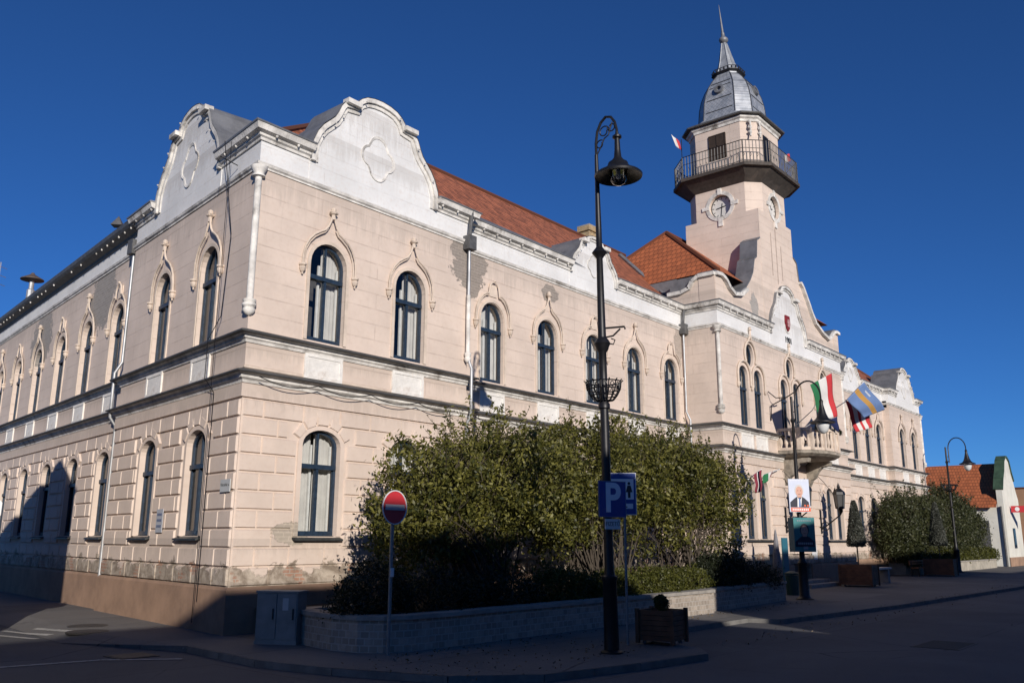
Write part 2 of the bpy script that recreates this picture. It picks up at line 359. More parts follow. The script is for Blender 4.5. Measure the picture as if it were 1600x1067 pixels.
def copy_tree(o, parent=None):
    c = o.copy(); COL.objects.link(c); c.parent = parent
    for ch in list(o.children): copy_tree(ch, c)
    return c

class Fr:
    """facade frame: u along, d outward, z up"""
    def __init__(s, o, t):
        h = hypot(*t); s.o = o; s.t = (t[0]/h, t[1]/h); s.n = (s.t[1], -s.t[0]); s.rot = atan2(s.t[1], s.t[0])
    def P(s, u, d, z): return (s.o[0]+s.t[0]*u+s.n[0]*d, s.o[1]+s.t[1]*u+s.n[1]*d, z)
FP = Fr((0, 0), (1, 0)); FW = Fr((0, 0.39), (1, 0)); FC = Fr((0, -1.18), (1, 0))
LH = hypot(1, SKEW); LT = (-SKEW/LH, -1/LH)
LP = Fr((0, 0), LT); LW = Fr((-LT[1]*0.15*-1*-1, 0), LT)
LW = Fr((-LP.n[0]*0.15, -LP.n[1]*0.15), LT)

# ------------------------------------------------------------------ ground
X0, X1, X2, X3, X4, X5 = 0.0, 7.15, 20.6, 34.5, 46.2, 53.0
YP, YW, YC = 0.0, 0.39, -1.18
ZFR, ZCB, ZCT = 10.45, 11.02, 11.36
Z1, Z1B, Z2, Z2B = 6.47, 6.19, 5.59, 5.28
KROAD = -0.11
def sheet(name, poly, z, mat, skirt=None):
    mb = MB(); n = len(poly); vs = [(x, y, z) for x, y in poly]
    mb.add(vs, [tuple(range(n))], [(x, y) for x, y in poly])
    if skirt is not None:
        for i in range(n):
            a, b = poly[i], poly[(i+1) % n]
            mb.quad((a[0], a[1], z), (b[0], b[1], z), (b[0], b[1], skirt), (a[0], a[1], skirt), [(0, 0), (1, 0), (1, 1), (0, 1)])
    return struct(mb.build(name, mat, recalc=False))
sheet('ground', [(-700, -700), (900, -700), (900, 900), (-700, 900)], KROAD-0.004, m_road)
sheet('road', [(-120, -21), (300, -21), (300, -5), (-120, -5)], KROAD, m_road)
walk_edge = [(-1.62, 2.0), (-1.45, -1.13), (-1.69, -3.65), (-1.44, -5.33), (-0.81, -7.2), (0.25, -8.15), (2.23, -8.58), (4.08, -8.82), (4.75, -8.3),
             (5.0, -7.4), (5.6, -6.6), (6.8, -6.25), (11.2, -6.25), (11.42, -7.02), (18.63, -7.7), (35.09, -8.31), (120, -9.2)]
poly = [(3.0, 36)] + [(-1.62, 2.0)] + walk_edge[1:] + [(120, 36)]
sheet('pavement', poly[::-1], 0.0, m_walk)
# left strip: the pavement runs out to the carriageway in a shallow ramp
mb = MB(); a = [(-1.62, 2.0), (3.0, 36)]; b = [(-2.4, 2.0), (2.1, 36)]
mb.add([(*a[0], 0), (*a[1], 0), (*b[1], KROAD+0.002), (*b[0], KROAD+0.002)], [(0, 1, 2, 3)])
mb.add([(*a[0], 0), (*b[0], KROAD+0.002), (-1.45, -1.13, 0)], [(0, 1, 2)])
mb.add([(-1.45, -1.13, 0), (*b[0], KROAD+.002), (*b[0], KROAD-.06), (-1.45, -1.13, KROAD-.06)], [(0, 1, 2, 3)])
struct(mb.build('pavement_ramp', m_walk, recalc=False))
mb = MB()
for i in range(1, len(walk_edge)-1):
    p, q = Vector(walk_edge[i]), Vector(walk_edge[i+1]); d = (q-p); L = d.length; d = d/L; nrm = Vector((d.y, -d.x))
    if i <= 8 and False: nrm = -nrm
    k = max(1, int(L/1.0)) if L < 40 else 60
    for j in range(k):
        s0 = p + d*(L*j/k+0.006); s1 = p + d*(L*(j+1)/k-0.006)
        o = Vector((s0.x, s0.y, 0.004)) - Vector((nrm.x, nrm.y, 0))*0.13
        mb.obox((o.x, o.y, KROAD-0.02), ((s1-s0).x, (s1-s0).y, 0), (nrm.x*0.15, nrm.y*0.15, 0), (0, 0, 0.126+random.uniform(-.003, .003)))
struct(mb.build('kerb', m_kerb))
sheet('far_pavement', [(-60, -30), (80, -30), (80, -21.5), (-60, -21.5)], 0.0, m_walk, skirt=KROAD-0.01)
# markings and covers
mb = MB()
def mark(p, wd, z):
    p = [Vector(q) for q in p]
    for i in range(len(p)-1):
        d = (p[i+1]-p[i]); nn = Vector((-d.y, d.x)).normalized()*wd/2
        mb.add([(*(p[i]+nn), z), (*(p[i+1]+nn), z), (*(p[i+1]-nn), z), (*(p[i]-nn), z)], [(0, 1, 2, 3)])
def ramp_z(x, y):
    d = -1.62+0.1359*(y-2)-x; return 0.006 if d <= 0 else max(KROAD+.004, .006-.108*d/.78)
for (a, b) in (((-2.80, 4.9), (-2.42, 3.1)), ((-2.25, 5.3), (-2.02, 3.4)), ((-1.75, 4.9), (-1.60, 2.6))):
    for k in range(6):
        p = [Vector(a).lerp(Vector(b), t) for t in (k/6, (k+1)/6)]
        mb.add([(p[0].x-.07, p[0].y, ramp_z(p[0].x-.07, p[0].y)), (p[0].x+.07, p[0].y, ramp_z(p[0].x+.07, p[0].y)), (p[1].x+.07, p[1].y, ramp_z(p[1].x+.07, p[1].y)), (p[1].x-.07, p[1].y, ramp_z(p[1].x-.07, p[1].y))], [(0, 1, 2, 3)])
mark([(-5.6, -0.4), (-3.0, -1.0), (-2.0, -1.9)], 0.13, KROAD+0.004)
struct(mb.build('lane_marking', m_line, recalc=False))
mb = MB()
for (x, y, dx, dy, z) in [(9.3, -11.4, 1.5, 0.9, KROAD), ]:
    mb.box(x-dx/2, x+dx/2, y-dy/2, y+dy/2, z-0.05, z+0.008)
    for i in range(10): mb.box(x-dx/2+0.06+i*dx/10, x-dx/2+0.06+i*dx/10+0.06, y-dy/2+0.05, y+dy/2-0.05, z, z+0.014)
tag(mb.build('drain_cover', m_iron), 'rectangular iron grate set in the road right of the parking bay', 'drain cover')
for (x, y, lab) in [(-1.0, 3.95, 'round iron cover in the sunlit strip of pavement by the side wall'), (-1.55, 2.75, 'round iron cover just inside the shadow edge near the side wall')]:
    mb = MB(); zz = 0.0 if x > -1.62 else KROAD
    mb.lathe([(0.42, -0.03), (0.42, 0.006), (0.38, 0.010), (0.0, 0.010)], (x, y, zz), 28)
    tag(mb.build('manhole_cover', m_iron), lab, 'manhole cover', 'round iron covers by the side street')
mb = MB(); mb.box(-2.75, -2.05, -1.25, -0.55, KROAD-.05, KROAD+0.008); mb.box(-2.70, -2.10, -1.20, -0.60, KROAD, KROAD+0.013)
tag(mb.build('manhole_cover', m_iron), 'square iron cover in the shaded side road near the corner kerb', 'manhole cover', 'round iron covers by the side street')

# ------------------------------------------------------------------ town hall
TH = empty('town_hall', 'long pink and white town hall with curved gables, clock tower and red tiled roofs', 'town hall')

def arch_pts(uc, w, zs, rise, n=12, a0=0, a1=pi):
    return [(uc - w/2*cos(a0+(a1-a0)*k/n), zs + rise*sin(a0+(a1-a0)*k/n)) for k in range(n+1)]
class Win:
    def __init__(s, uc, w, zb, zs, rise, kind, hood=None, oval=False): s.uc, s.w, s.zb, s.zs, s.rise, s.kind, s.hood, s.oval = uc, w, zb, zs, rise, kind, hood, oval
def wall_band(mb, fr, u0, u1, z0, z1, wins, depth=0.34):
    P = fr.P
    def rect(a, b, c, d):
        if b-a > 1e-5 and d-c > 1e-5: mb.quad(P(a, 0, c), P(b, 0, c), P(b, 0, d), P(a, 0, d), [(a, c), (b, c), (b, d), (a, d)])
    cur = u0
    for w in sorted(wins, key=lambda w: w.uc):
        a, b = w.uc-w.w/2, w.uc+w.w/2
        rect(cur, a, z0, z1); cur = b
        top = arch_pts(w.uc, w.w, w.zs, w.rise, 12)
        for (p, q) in zip(top[:-1], top[1:]):
            mb.quad(P(p[0], 0, p[1]), P(q[0], 0, q[1]), P(q[0], 0, z1), P(p[0], 0, z1), [p, q, (q[0], z1), (p[0], z1)])
        if w.oval:
            bot = [(u, 2*w.zs-z) for u, z in top]
            for (p, q) in zip(bot[:-1], bot[1:]):
                mb.quad(P(p[0], 0, z0), P(q[0], 0, z0), P(q[0], 0, q[1]), P(p[0], 0, p[1]), [(p[0], z0), (q[0], z0), q, p])
            loop = top + bot[::-1][1:]
        else:
            rect(a, b, z0, w.zb); loop = [(a, w.zb)] + top + [(b, w.zb), (a, w.zb)]
        for (p, q) in zip(loop[:-1], loop[1:]):
            mb.quad(P(*p[:1], 0, p[1]), P(*q[:1], 0, q[1]), P(q[0], -depth, q[1]), P(p[0], -depth, p[1]), [(p[0], p[1]), (q[0], q[1]), (q[0]+.01, q[1]+.01), (p[0]+.01, p[1]+.01)])
    rect(cur, u1, z0, z1)

# window prototypes -----------------------------------------------
PROTO = {}
REC = 0.15
def ring(mb, outer, inner, y0, y1, mi=0):
    n = len(outer)
    for k in range(n):
        a, b, c, d = outer[k], outer[(k+1) % n], inner[(k+1) % n], inner[k]
        mb.quad((a[0], y0, a[1]), (b[0], y0, b[1]), (c[0], y0, c[1]), (d[0], y0, d[1]), None, mi)
        mb.quad((c[0], y0, c[1]), (c[0], y1, c[1]), (d[0], y1, d[1]), (d[0], y0, d[1]), None, mi)
        mb.quad((a[0], y0, a[1]), (a[0], y1, a[1]), (b[0], y1, b[1]), (b[0], y0, b[1]), None, mi)
def outline(w, h, zs, rise, inset=0.0, n=14):
    pts = arch_pts(0, w-2*inset, zs, rise-inset, n); return [(-w/2+inset, inset)] + pts + [(w/2-inset, inset)]
def make_window(key, w, h, rise, tz, oval=False, variant=0, inner=True):
    """origin: centre of the sill line in the wall plane, local -y is outward"""
    zs = h-rise; y = REC
    if oval:
        pts = lambda i: [(-(w/2-i)*cos(2*pi*k/24), h/2+(h/2-i)*sin(2*pi*k/24)) for k in range(24)]
        out, inn = pts(0), pts(0.06)
    else: out, inn = outline(w, h, zs, rise), outline(w, h, zs, rise, 0.065)
    root = bpy.data.objects.new('window', None)
    mb = MB(); ring(mb, out, inn, y-0.03, y+0.06)
    if tz:
        mb.box(-w/2+.03, w/2-.03, y-0.075, y+0.05, tz-0.05, tz+0.055)
        mb.box(-0.035, 0.035, y-0.045, y+0.05, 0.05, tz-0.05); mb.box(-0.022, 0.022, y-0.025, y+0.05, tz+0.055, h-0.05)
        mb.box(-w/2+.05, w/2-.05, y-0.025, y+.05, 0.03, 0.12)
    else:
        mb.box(-0.02, 0.02, y-0.02, y+.04, 0.05, h-0.05)
        mb.box(-w/2+.03, w/2-.03, y-0.02, y+.04, h/2-.02, h/2+.02) if not oval else None
    me_f = mb.mesh('window_frame', m_frame)
    mb = MB(); mb.add([(p[0], y+0.02, p[1]) for p in inn[::-1]], [tuple(range(len(inn)))]); me_p = mb.mesh('pane', m_glass, recalc=False)
    parts = [('frame', me_f), ('pane', me_p)]
    if inner and tz:
        mb = MB(); yy = y+0.12
        for x in (-w/2+0.04, -0.10, 0.05, w/2-0.09): mb.box(x, x+0.05, yy, yy+0.05, 0, h-rise*0.9)
        mb.box(-w/2, w/2, yy, yy+0.05, tz-0.03, tz+0.03); mb.box(-w/2, w/2, yy+0.001, yy+0.05, 0, 0.06)
        parts.append(('inner_sash', mb.mesh('inner_sash', m_inner)))
        mb = MB(); yy = y+0.22; n = 46
        spans = [(-w/2, -0.03+0.02*variant), (0.05, w/2)] if variant != 1 else [(-w/2, w/2)]
        if variant == 2: spans = [(-w/2, -0.20), (0.14, w/2)]
        if variant == 3: spans = [(-w/2+.58, w/2)]
        if variant == 4: spans = [(-w/2, -.02), (.22, w/2)]
        for a, b in spans:
            pr = None
            for k in range(n+1):
                x = a+(b-a)*k/n; d = yy+0.02*sin(k*1.7)+0.012*sin(k*0.6+variant); z0 = 0.02+0.01*sin(k*.8)
                if pr: mb.quad((pr[0], pr[1], z0), (x, d, z0), (x, d, h-0.02), (pr[0], pr[1], h-0.02))
                pr = (x, d)
        parts.append(('curtain', mb.mesh('curtain', m_curtain, smooth=True, recalc=False)))
    mb = MB(); W = w/2+0.12; mb.box(-W, W, y+0.20, y+1.0, -0.1, h+0.1)
    mb.f = [f for i, f in enumerate(mb.f) if i != 2]; mb.uv = {}
    parts.append(('room', mb.mesh('room', m_room, recalc=False)))
    PROTO[key] = parts
make_window('upper0', 1.10, 2.48, 0.55, 1.60, variant=0)
make_window('upper1', 1.06, 2.48, 0.53, 1.60, variant=2)
make_window('upper2', 1.06, 2.48, 0.53, 1.60, variant=1)
make_window('upper3', 1.10, 2.48, 0.55, 1.60, variant=3)
make_window('upper4', 1.06, 2.48, 0.53, 1.60, variant=4)
make_window('ground2', 1.10, 2.44, 0.36, 1.59, variant=4)
make_window('ground0', 1.10, 2.44, 0.36, 1.59, variant=0)
make_window('ground1', 1.10, 2.44, 0.36, 1.59, variant=1)
make_window('pair', 0.84, 2.52, 0.42, 1.55, variant=1)
make_window('pairg', 0.84, 2.40, 0.34, 1.62, variant=1)
make_window('oval', 0.78, 0.98, 0, 0, oval=True, inner=False)
make_window('small', 0.74, 2.40, 0.34, 1.62, variant=1)

def hood_mesh(kind, w=1.1):
    """ogee hood over an upper window; z measured from the sill"""
    mb = MB(); k = w/1.1
    def both(pts, r):
        for sg in (1, -1): mb.tube([(sg*a*k, y, z) for a, y, z in pts], r, 7)
    if kind == 'ogee':
        pts = [(0.80, -0.05, 1.78), (0.80, -0.06, 2.02), (0.76, -0.07, 2.25), (0.66, -0.08, 2.45), (0.52, -0.09, 2.61), (0.36, -0.09, 2.72), (0.22, -0.09, 2.80), (0.13, -0.10, 2.92), (0.075, -0.10, 3.05), (0.03, -0.10, 3.20)]
        both(pts, 0.027); both([(a*0.94, y+0.03, z-0.05) for a, y, z in pts[:-2]], 0.022)
        mb.lathe([(0.05, 3.12), (0.05, 3.24), (0.10, 3.27), (0.11, 3.30), (0.06, 3.33), (0.07, 3.38), (0.04, 3.43), (0.0, 3.44)], (0, -0.09, 0), 8)
        for sx in (-.09, .09): mb.lathe([(0, 3.26), (0.045, 3.30), (0, 3.34)], (sx, -0.11, 0), 6)
    else:
        pts = [(0.80, -0.05, 1.78), (0.80, -0.06, 2.02), (0.76, -0.07, 2.25), (0.66, -0.08, 2.45), (0.52, -0.09, 2.61), (0.38, -0.09, 2.70), (0.26, -0.09, 2.72)]
        both(pts, 0.027); both([(a*0.94, y+0.03, z-0.05) for a, y, z in pts], 0.022)
        top = [(0.22*k*cos(pi*q/10), -0.08, 2.85+0.26*sin(pi*q/10)) for q in range(11)]
        mb.tube([(0.25*k, -.07, 2.68)] + top + [(-0.25*k, -.07, 2.68)], 0.027, 7)
        mb.lathe([(0.0, 3.10), (0.05, 3.13), (0.04, 3.17), (0.0, 3.20)], (0, -0.09, 0), 6)
        mb.obox((-0.17*k, -0.03, 2.66), (0.34*k, 0, 0), (0, 0.04, 0), (0, 0, 0.38))
    for sg in (-1, 1):
        mb.lathe([(0.0, 1.52), (0.03, 1.55), (0.02, 1.58), (0.06, 1.62), (0.085, 1.68), (0.085, 1.72), (0.06, 1.73), (0.10, 1.76), (0.10, 1.80), (0.0, 1.81)], (sg*0.80*k, -0.05, 0), 8)
    # flat surround band
    W = w/2+0.09; zs = 1.93
    o = [(-W, 0.0)] + arch_pts(0, 2*W, zs, 0.64*k, 12) + [(W, 0.0)]; i = [(-w/2, 0.0)] + arch_pts(0, w, zs, 0.55*k, 12) + [(w/2, 0.0)]
    for q in range(len(o)-1):
        a, b, c, d = o[q], o[q+1], i[q+1], i[q]
        mb.quad((a[0], -0.03, a[1]), (b[0], -0.03, b[1]), (c[0], -0.03, c[1]), (d[0], -0.03, d[1]))
        mb.quad((a[0], -0.03, a[1]), (a[0], 0.01, a[1]), (b[0], 0.01, b[1]), (b[0], -0.03, b[1]))
        mb.quad((d[0], -0.03, d[1]), (c[0], -0.03, c[1]), (c[0], 0.01, c[1]), (d[0], 0.01, d[1]))
    return mb.mesh('hood_moulding', m_trim, recalc=True)
HOODS = {('ogee', 1.1): hood_mesh('ogee', 1.1), ('ring', 1.1): hood_mesh('ring', 1.1), ('ogee', 0.84): hood_mesh('ogee', .84)}
def pair_hood():
    mb = MB()
    for c in (-0.70, 0.70):
        a = [(c + 0.60*cos(t), -0.05, 2.12 + 0.60*sin(t)) for t in [pi*k/12 for k in range(13)]]
        mb.tube([(a[0][0], -.05, 1.7)] + a + [(a[-1][0], -.05, 1.7)], 0.05, 7)
    a = [(0.55*cos(t), -0.05, 3.06+0.62*sin(t)) for t in [-0.55+(pi+1.1)*k/16 for k in range(17)]]; mb.tube(a, 0.05, 7)
    mb.tube([(-.18, -.05, 3.66), (-.05, -.07, 3.82), (0, -.08, 4.15)], 0.045, 6); mb.tube([(.18, -.05, 3.66), (.05, -.07, 3.82), (0, -.08, 4.15)], 0.045, 6)
    mb.lathe([(0, 4.1), (0.09, 4.16), (0.05, 4.22), (0.07, 4.27), (0, 4.32)], (0, -.08, 0), 8)
    for c in (-1.3, 1.3, 0): mb.lathe([(0.0, 1.5), (0.06, 1.58), (0.09, 1.68), (0.09, 1.75), (0, 1.76)], (c, -.05, 0), 8)
    return mb.mesh('pair_hood_moulding', m_trim)
HOODS['pair'] = pair_hood()
mb = MB(); mb.add([(-0.68, -0.13, -0.06), (0.68, -0.13, -0.06), (0.68, REC+.02, 0.035), (-0.68, REC+.02, 0.035), (-0.68, -0.13, -0.10), (0.68, -0.13, -0.10), (0.68, REC, -0.03), (-0.68, REC, -0.03)],
     [(0, 1, 2, 3), (0, 4, 5, 1), (4, 7, 6, 5), (0, 3, 7, 4), (1, 5, 6, 2)]); ME_SILL = mb.mesh('sill', m_sill)
mb = MB()
ring(mb, [(-0.56, -0.30), (-0.56, 0.30), (0.56, 0.30), (0.56, -0.30)], [(-0.48, -0.22), (-0.48, 0.22), (0.48, 0.22), (0.48, -0.22)], -0.045, 0.0)
mb.box(-0.48, 0.48, -0.025, 0, -0.22, 0.22); ME_PANEL = mb.mesh('parapet_panel', m_panel)
NW = [0]
def place_window(fr, w, label=None):
    proto = PROTO[w.kind]; root = None
    for nm, me in proto:
        o = bpy.data.objects.new('window' if nm == 'frame' else nm, me); COL.objects.link(o)
        if nm == 'frame':
            root = o; o.parent = TH; o.location = fr.P(w.uc, 0, w.zb); o.rotation_euler = (0, 0, fr.rot)
        else: o.parent = root
    def sub(nm, me, loc=(0, 0, 0)):
        o = bpy.data.objects.new(nm, me); COL.objects.link(o); o.parent = root; o.location = loc
    if w.hood: sub('hood_moulding', HOODS[w.hood])
    if w.kind.startswith('ground') or w.kind in ('pairg', 'small'): sub('sill', ME_SILL); 
    if label: root['label'] = label
def place_part(me, name, fr, u, d, z):
    o = bpy.data.objects.new(name, me); COL.objects.link(o); o.parent = TH; o.location = fr.P(u, d, z); o.rotation_euler = (0, 0, fr.rot); return o

ZUB, ZGB = 6.54, 1.99
# rusticated blocks of the ground floor
def rustic(mb, fr, u0, u1, wins, seed=0):
    rr = random.Random(seed); Hh = 0.40; g = 0.035; zrow0 = 0.95
    for k in range(10):
        za, zb_ = zrow0 + k*Hh, zrow0 + (k+1)*Hh
        u = u0 + 0.02; start = 0.55 if k % 2 else 0.95
        cuts = [u0+0.02]; x = u0 + start
        while x < u1-0.35: cuts.append(x); x += 1.0 + rr.uniform(-.12, .12)
        cuts.append(u1-0.02)
        segs = list(zip(cuts[:-1], cuts[1:]))
        for w in wins:
            if w is None: continue
            half = w.w/2+0.17 if za < 3.9 else 0.98
            if zb_ <= w.zb-0.05: continue
            if za > 4.5: half = 0.16
            lo, hi = w.uc-half, w.uc+half; ns = []
            for a, b in segs:
                if b <= lo or a >= hi: ns.append((a, b))
                else:
                    if a < lo-0.12: ns.append((a, lo))
                    if b > hi+0.12: ns.append((hi, b))
            segs = ns
        for a, b in segs:
            gu = .022; a2, b2, c2, d2 = a+gu/2, b-gu/2, za+g/2, zb_-g/2
            bv = 0.03; t = 0.05+rr.uniform(-.004, .004)
            o = [(a2, c2), (b2, c2), (b2, d2), (a2, d2)]; i = [(a2+.02, c2+bv*.4), (b2-.02, c2+bv*.4), (b2-.02, d2-bv), (a2+.02, d2-bv)]
            vs = [fr.P(p[0], 0.0, p[1]) for p in o] + [fr.P(p[0], t, p[1]) for p in i]
            mb.add(vs, [(4, 5, 6, 7), (0, 1, 5, 4), (1, 2, 6, 5), (2, 3, 7, 6), (3, 0, 4, 7)], [*o, *i])
    for w in wins:   # voussoirs
        if w is None: continue
        zc = w.zs-0.25; a = w.w/2
        angs = [28, 52, 76, 104, 128, 152]
        for q in range(5):
            t0, t1 = radians(angs[q]+1.2), radians(angs[q+1]-1.2)
            def lim(t):
                c, s_ = cos(t), sin(t); r1 = 0.95 if q != 2 else 1.15
                r0 = 0
                for kk in range(60):
                    r0 = kk*0.02; uu, zz = r0*c, r0*s_-0.25
                    if abs(uu) > a or (zz > 0 and (uu/a)**2+(zz/w.rise)**2 > 1): break
                return r0+0.10, r1
            o = []
            r0a, r1a = lim(t0); r0b, r1b = lim(t1)
            if r0a > r1a-.1: continue
            o = [(w.uc+r0a*cos(t0), zc+r0a*sin(t0)), (w.uc+r1a*cos(t0), zc+r1a*sin(t0)), (w.uc+r1b*cos(t1), zc+r1b*sin(t1)), (w.uc+r0b*cos(t1), zc+r0b*sin(t1))]
            o = [(p[0], min(p[1], 4.93)) for p in o]
            ce = (sum(p[0] for p in o)/4, sum(p[1] for p in o)/4); i = [(p[0]+(ce[0]-p[0])*0.14, p[1]+(ce[1]-p[1])*0.14) for p in o]
            vs = [fr.P(p[0], 0.0, p[1]) for p in o] + [fr.P(p[0], 0.055, p[1]) for p in i]
            mb.add(vs, [(4, 5, 6, 7), (0, 1, 5, 4), (1, 2, 6, 5), (2, 3, 7, 6), (3, 0, 4, 7)], [*o, *i])
        # surround band
        W = w.w/2+0.12
        o = [(w.uc-W, w.zb)] + arch_pts(w.uc, 2*W, w.zs, w.rise+.10, 12) + [(w.uc+W, w.zb)]; i = [(w.uc-w.w/2, w.zb)] + arch_pts(w.uc, w.w, w.zs, w.rise, 12) + [(w.uc+w.w/2, w.zb)]
        for q in range(len(o)-1):
            vs = [fr.P(p[0], .03, p[1]) for p in (o[q], o[q+1], i[q+1], i[q])]; mb.add(vs, [(0, 1, 2, 3)], [o[q], o[q+1], i[q+1], i[q]])
            vs = [fr.P(o[q][0], .03, o[q][1]), fr.P(o[q+1][0], .03, o[q+1][1]), fr.P(o[q+1][0], 0, o[q+1][1]), fr.P(o[q][0], 0, o[q][1])]; mb.add(vs, [(0, 1, 2, 3)], [o[q], o[q+1], o[q+1], o[q]])
            vs = [fr.P(i[q][0], .03, i[q][1]), fr.P(i[q+1][0], .03, i[q+1][1]), fr.P(i[q+1][0], 0, i[q+1][1]), fr.P(i[q][0], 0, i[q][1])]; mb.add(vs, [(0, 1, 2, 3)], [i[q], i[q+1], i[q+1], i[q]])

mb_g, mb_u, mb_w, mb_r = MB(), MB(), MB(), MB()
def U(uc, kind='upper0', hood=('ogee', 1.1), w=1.10): return Win(uc, w, ZUB, ZUB+1.93, 0.55*w/1.1 if kind != 'pair' else .42, kind, hood)
def G(uc, kind='ground0'): return Win(uc, 1.10, ZGB, ZGB+2.08, 0.36, kind)
SECT = []
def section(fr, u0, u1, ups, grs, seed, doors=()):
    wall_band(mb_g, fr, u0, u1, 0.0, Z2B+0.05, grs + list(doors)); wall_band(mb_u, fr, u0, u1, Z2B+0.05, ZFR, ups)
    wall_band(mb_w, fr, u0, u1, ZFR, ZCB+0.1, [])
    rustic(mb_r, fr, u0, u1, grs + list(doors), seed)
    for w in ups + grs: place_window(fr, w)
    for w in ups:
        if not w.oval and w.kind != 'pair': place_part(ME_PANEL, 'parapet_panel', fr, w.uc, 0, 5.91)
section(FP, X0, X1, [U(2.13, 'upper3'), U(4.88, 'upper3')], [G(2.20), G(4.88)], 1)
mc = [8.68, 11.42, 14.12, 16.78, 19.47]
section(FW, X1, X2, [U(c, 'upper%d' % (2, 4, 2, 2, 1, 2, 4, 2)[i], (('ring', 'ogee')[i % 2], 1.1), 1.06) for i, c in enumerate(mc)], [G(c, 'ground1') for c in mc], 2)
rc = [36.0, 38.5, 40.7, 42.9, 45.0]
section(FW, X3, X4, [U(c, 'upper%d' % (2, 4, 2, 2, 1, 2, 4, 2)[i], (('ring', 'ogee')[i % 2], 1.1), 1.06) for i, c in enumerate(rc)], [G(c, 'ground1') for c in rc], 3)
section(FP, X4, X5, [U(48.4, 'upper2'), U(50.9, 'upper2')], [G(48.4, 'ground1'), G(50.9, 'ground1')], 4)
section(LP, -8.13, 0, [U(-5.43, 'upper2'), U(-2.42, 'upper0')], [G(-5.35, 'ground1'), G(-2.25, 'ground1')], 5)
lc = [-9.55-3.02*i for i in range(8)]
section(LW, -34, -8.13, [U(c, 'upper%d' % (2, 4, 2, 2, 1, 2, 4, 2)[i], (('ring', 'ogee')[i % 2], 1.1), 1.06) for i, c in enumerate(lc)], [G(c+.1, 'ground%d' % (1, 2, 0, 1, 2, 1, 0, 1)[i]) for i, c in enumerate(lc)], 6)
# central block: paired lights under an oval light
ups, ovs, grs = [], [], []
CG = (23.45, 27.6, 31.75)
for c in CG:
    for s_ in (-0.70, 0.70): ups.append(Win(c+s_, 0.84, ZUB, ZUB+2.10, 0.42, 'pair', None))
    ovs.append(Win(c, 0.78, 9.11, 9.60, 0.49, 'oval', None, oval=True))
gw = [Win(c+s_, 0.84, ZGB, ZGB+2.06, 0.34, 'pairg', None) for c in (CG[0]-.05, CG[2]+.35) for s_ in (-0.62, 0.62)]
door = Win(27.6, 1.9, 0.05, 3.3, 0.75, 'door')
wall_band(mb_g, FC, X2, X3, 0.0, Z2B+0.05, gw+[door]); wall_band(mb_u, FC, X2, X3, Z2B+0.05, 9.09, ups); wall_band(mb_u, FC, X2, X3, 9.09, ZFR, ovs)
wall_band(mb_w, FC, X2, X3, ZFR, ZCB+0.1, [])
class WW: pass
rustic(mb_r, FC, X2, X3, [Win(c.uc, c.w, c.zb, c.zs, c.rise, c.kind) for c in gw], 9)
for w_ in ups+ovs+gw: place_window(FC, w_)
for c in CG:
    place_part(HOODS['pair'], 'pair_hood_moulding', FC, c, 0, ZUB)
    for s_ in (-.7, .7): 
        if c != 27.6: place_part(ME_PANEL, 'parapet_panel', FC, c+s_, 0, 5.91)
# return walls at the steps
def ret(x, ya, yb, sgn):
    f = Fr((x, 0), (0, -1)) if sgn < 0 else Fr((x, 0), (0, 1))
    a, b = (-max(ya, yb), -min(ya, yb)) if sgn < 0 else (min(ya, yb), max(ya, yb))
    wall_band(mb_g, f, a, b, 0, Z2B+.05, []); wall_band(mb_u, f, a, b, Z2B+.05, ZFR, []); wall_band(mb_w, f, a, b, ZFR, ZCB+.1, [])
    if b-a > 1: rustic(mb_r, f, a, b, [], int(x))
ret(X1, YP, YW, 1); ret(X2, YC, YW, -1); ret(X3, YC, YW, 1); ret(X4, YP, YW, -1); ret(X5, 0, 12, 1)
f0, f1 = LP.P(-8.13, 0, 0), LW.P(-8.13, 0, 0)
for (m_, za, zb_) in ((mb_g, 0, Z2B+.05), (mb_u, Z2B+.05, ZFR), (mb_w, ZFR, ZCB+.1)):
    m_.quad((f0[0], f0[1], za), (f1[0], f1[1], za), (f1[0], f1[1], zb_), (f0[0], f0[1], zb_), [(0, za), (.15, za), (.15, zb_), (0, zb_)])
mb_g.build('ground_floor_wall', m_ground, TH, recalc=False); mb_u.build('upper_wall', m_upper, TH, recalc=False)
mb_w.build('frieze', m_white, TH, recalc=False); mb_r.build('rusticated_blocks', m_ground, TH, recalc=False)
# door with steps
mb = MB(); o_ = outline(1.9, 4.0, 3.25, 0.75, 0.0); i_ = outline(1.9, 4.0, 3.25, .75, .1); ring(mb, o_, i_, .12, .2)
mb.box(-.9, .9, .14, .2, 2.6, 2.75); mb.box(-.05, .05, .13, .2, 0, 2.6)
for sx in (-1, 1):
    mb.box(min(sx*.05, sx*.86), max(sx*.05, sx*.86), .15, .2, 0, 2.6)
    for z in (.3, 1.15, 1.95): mb.box(min(sx*.18, sx*.74), max(sx*.18, sx*.74), .135, .16, z, z+.55)
d = mb.build('door', m_door, TH); d.location = FC.P(27.6, 0, .05)
mb = MB(); mb.tube([(.1, .12, 1.1), (.1, .06, 1.1), (.2, .06, 1.1)], .015, 6); mb.build('handle', m_pipe, d)
mb = MB(); mb.add([(p[0], .19, p[1]) for p in i_[::-1]], [tuple(range(len(i_)))]); mb.build('fanlight', m_glass, d, recalc=False)
mb = MB(); mb.box(25.9, 29.3, -2.2, -1.19, 0.0, .16); mb.box(26.2, 29.0, -1.85, -1.19, .16, .30); mb.build('entrance_steps', m_slab, TH)

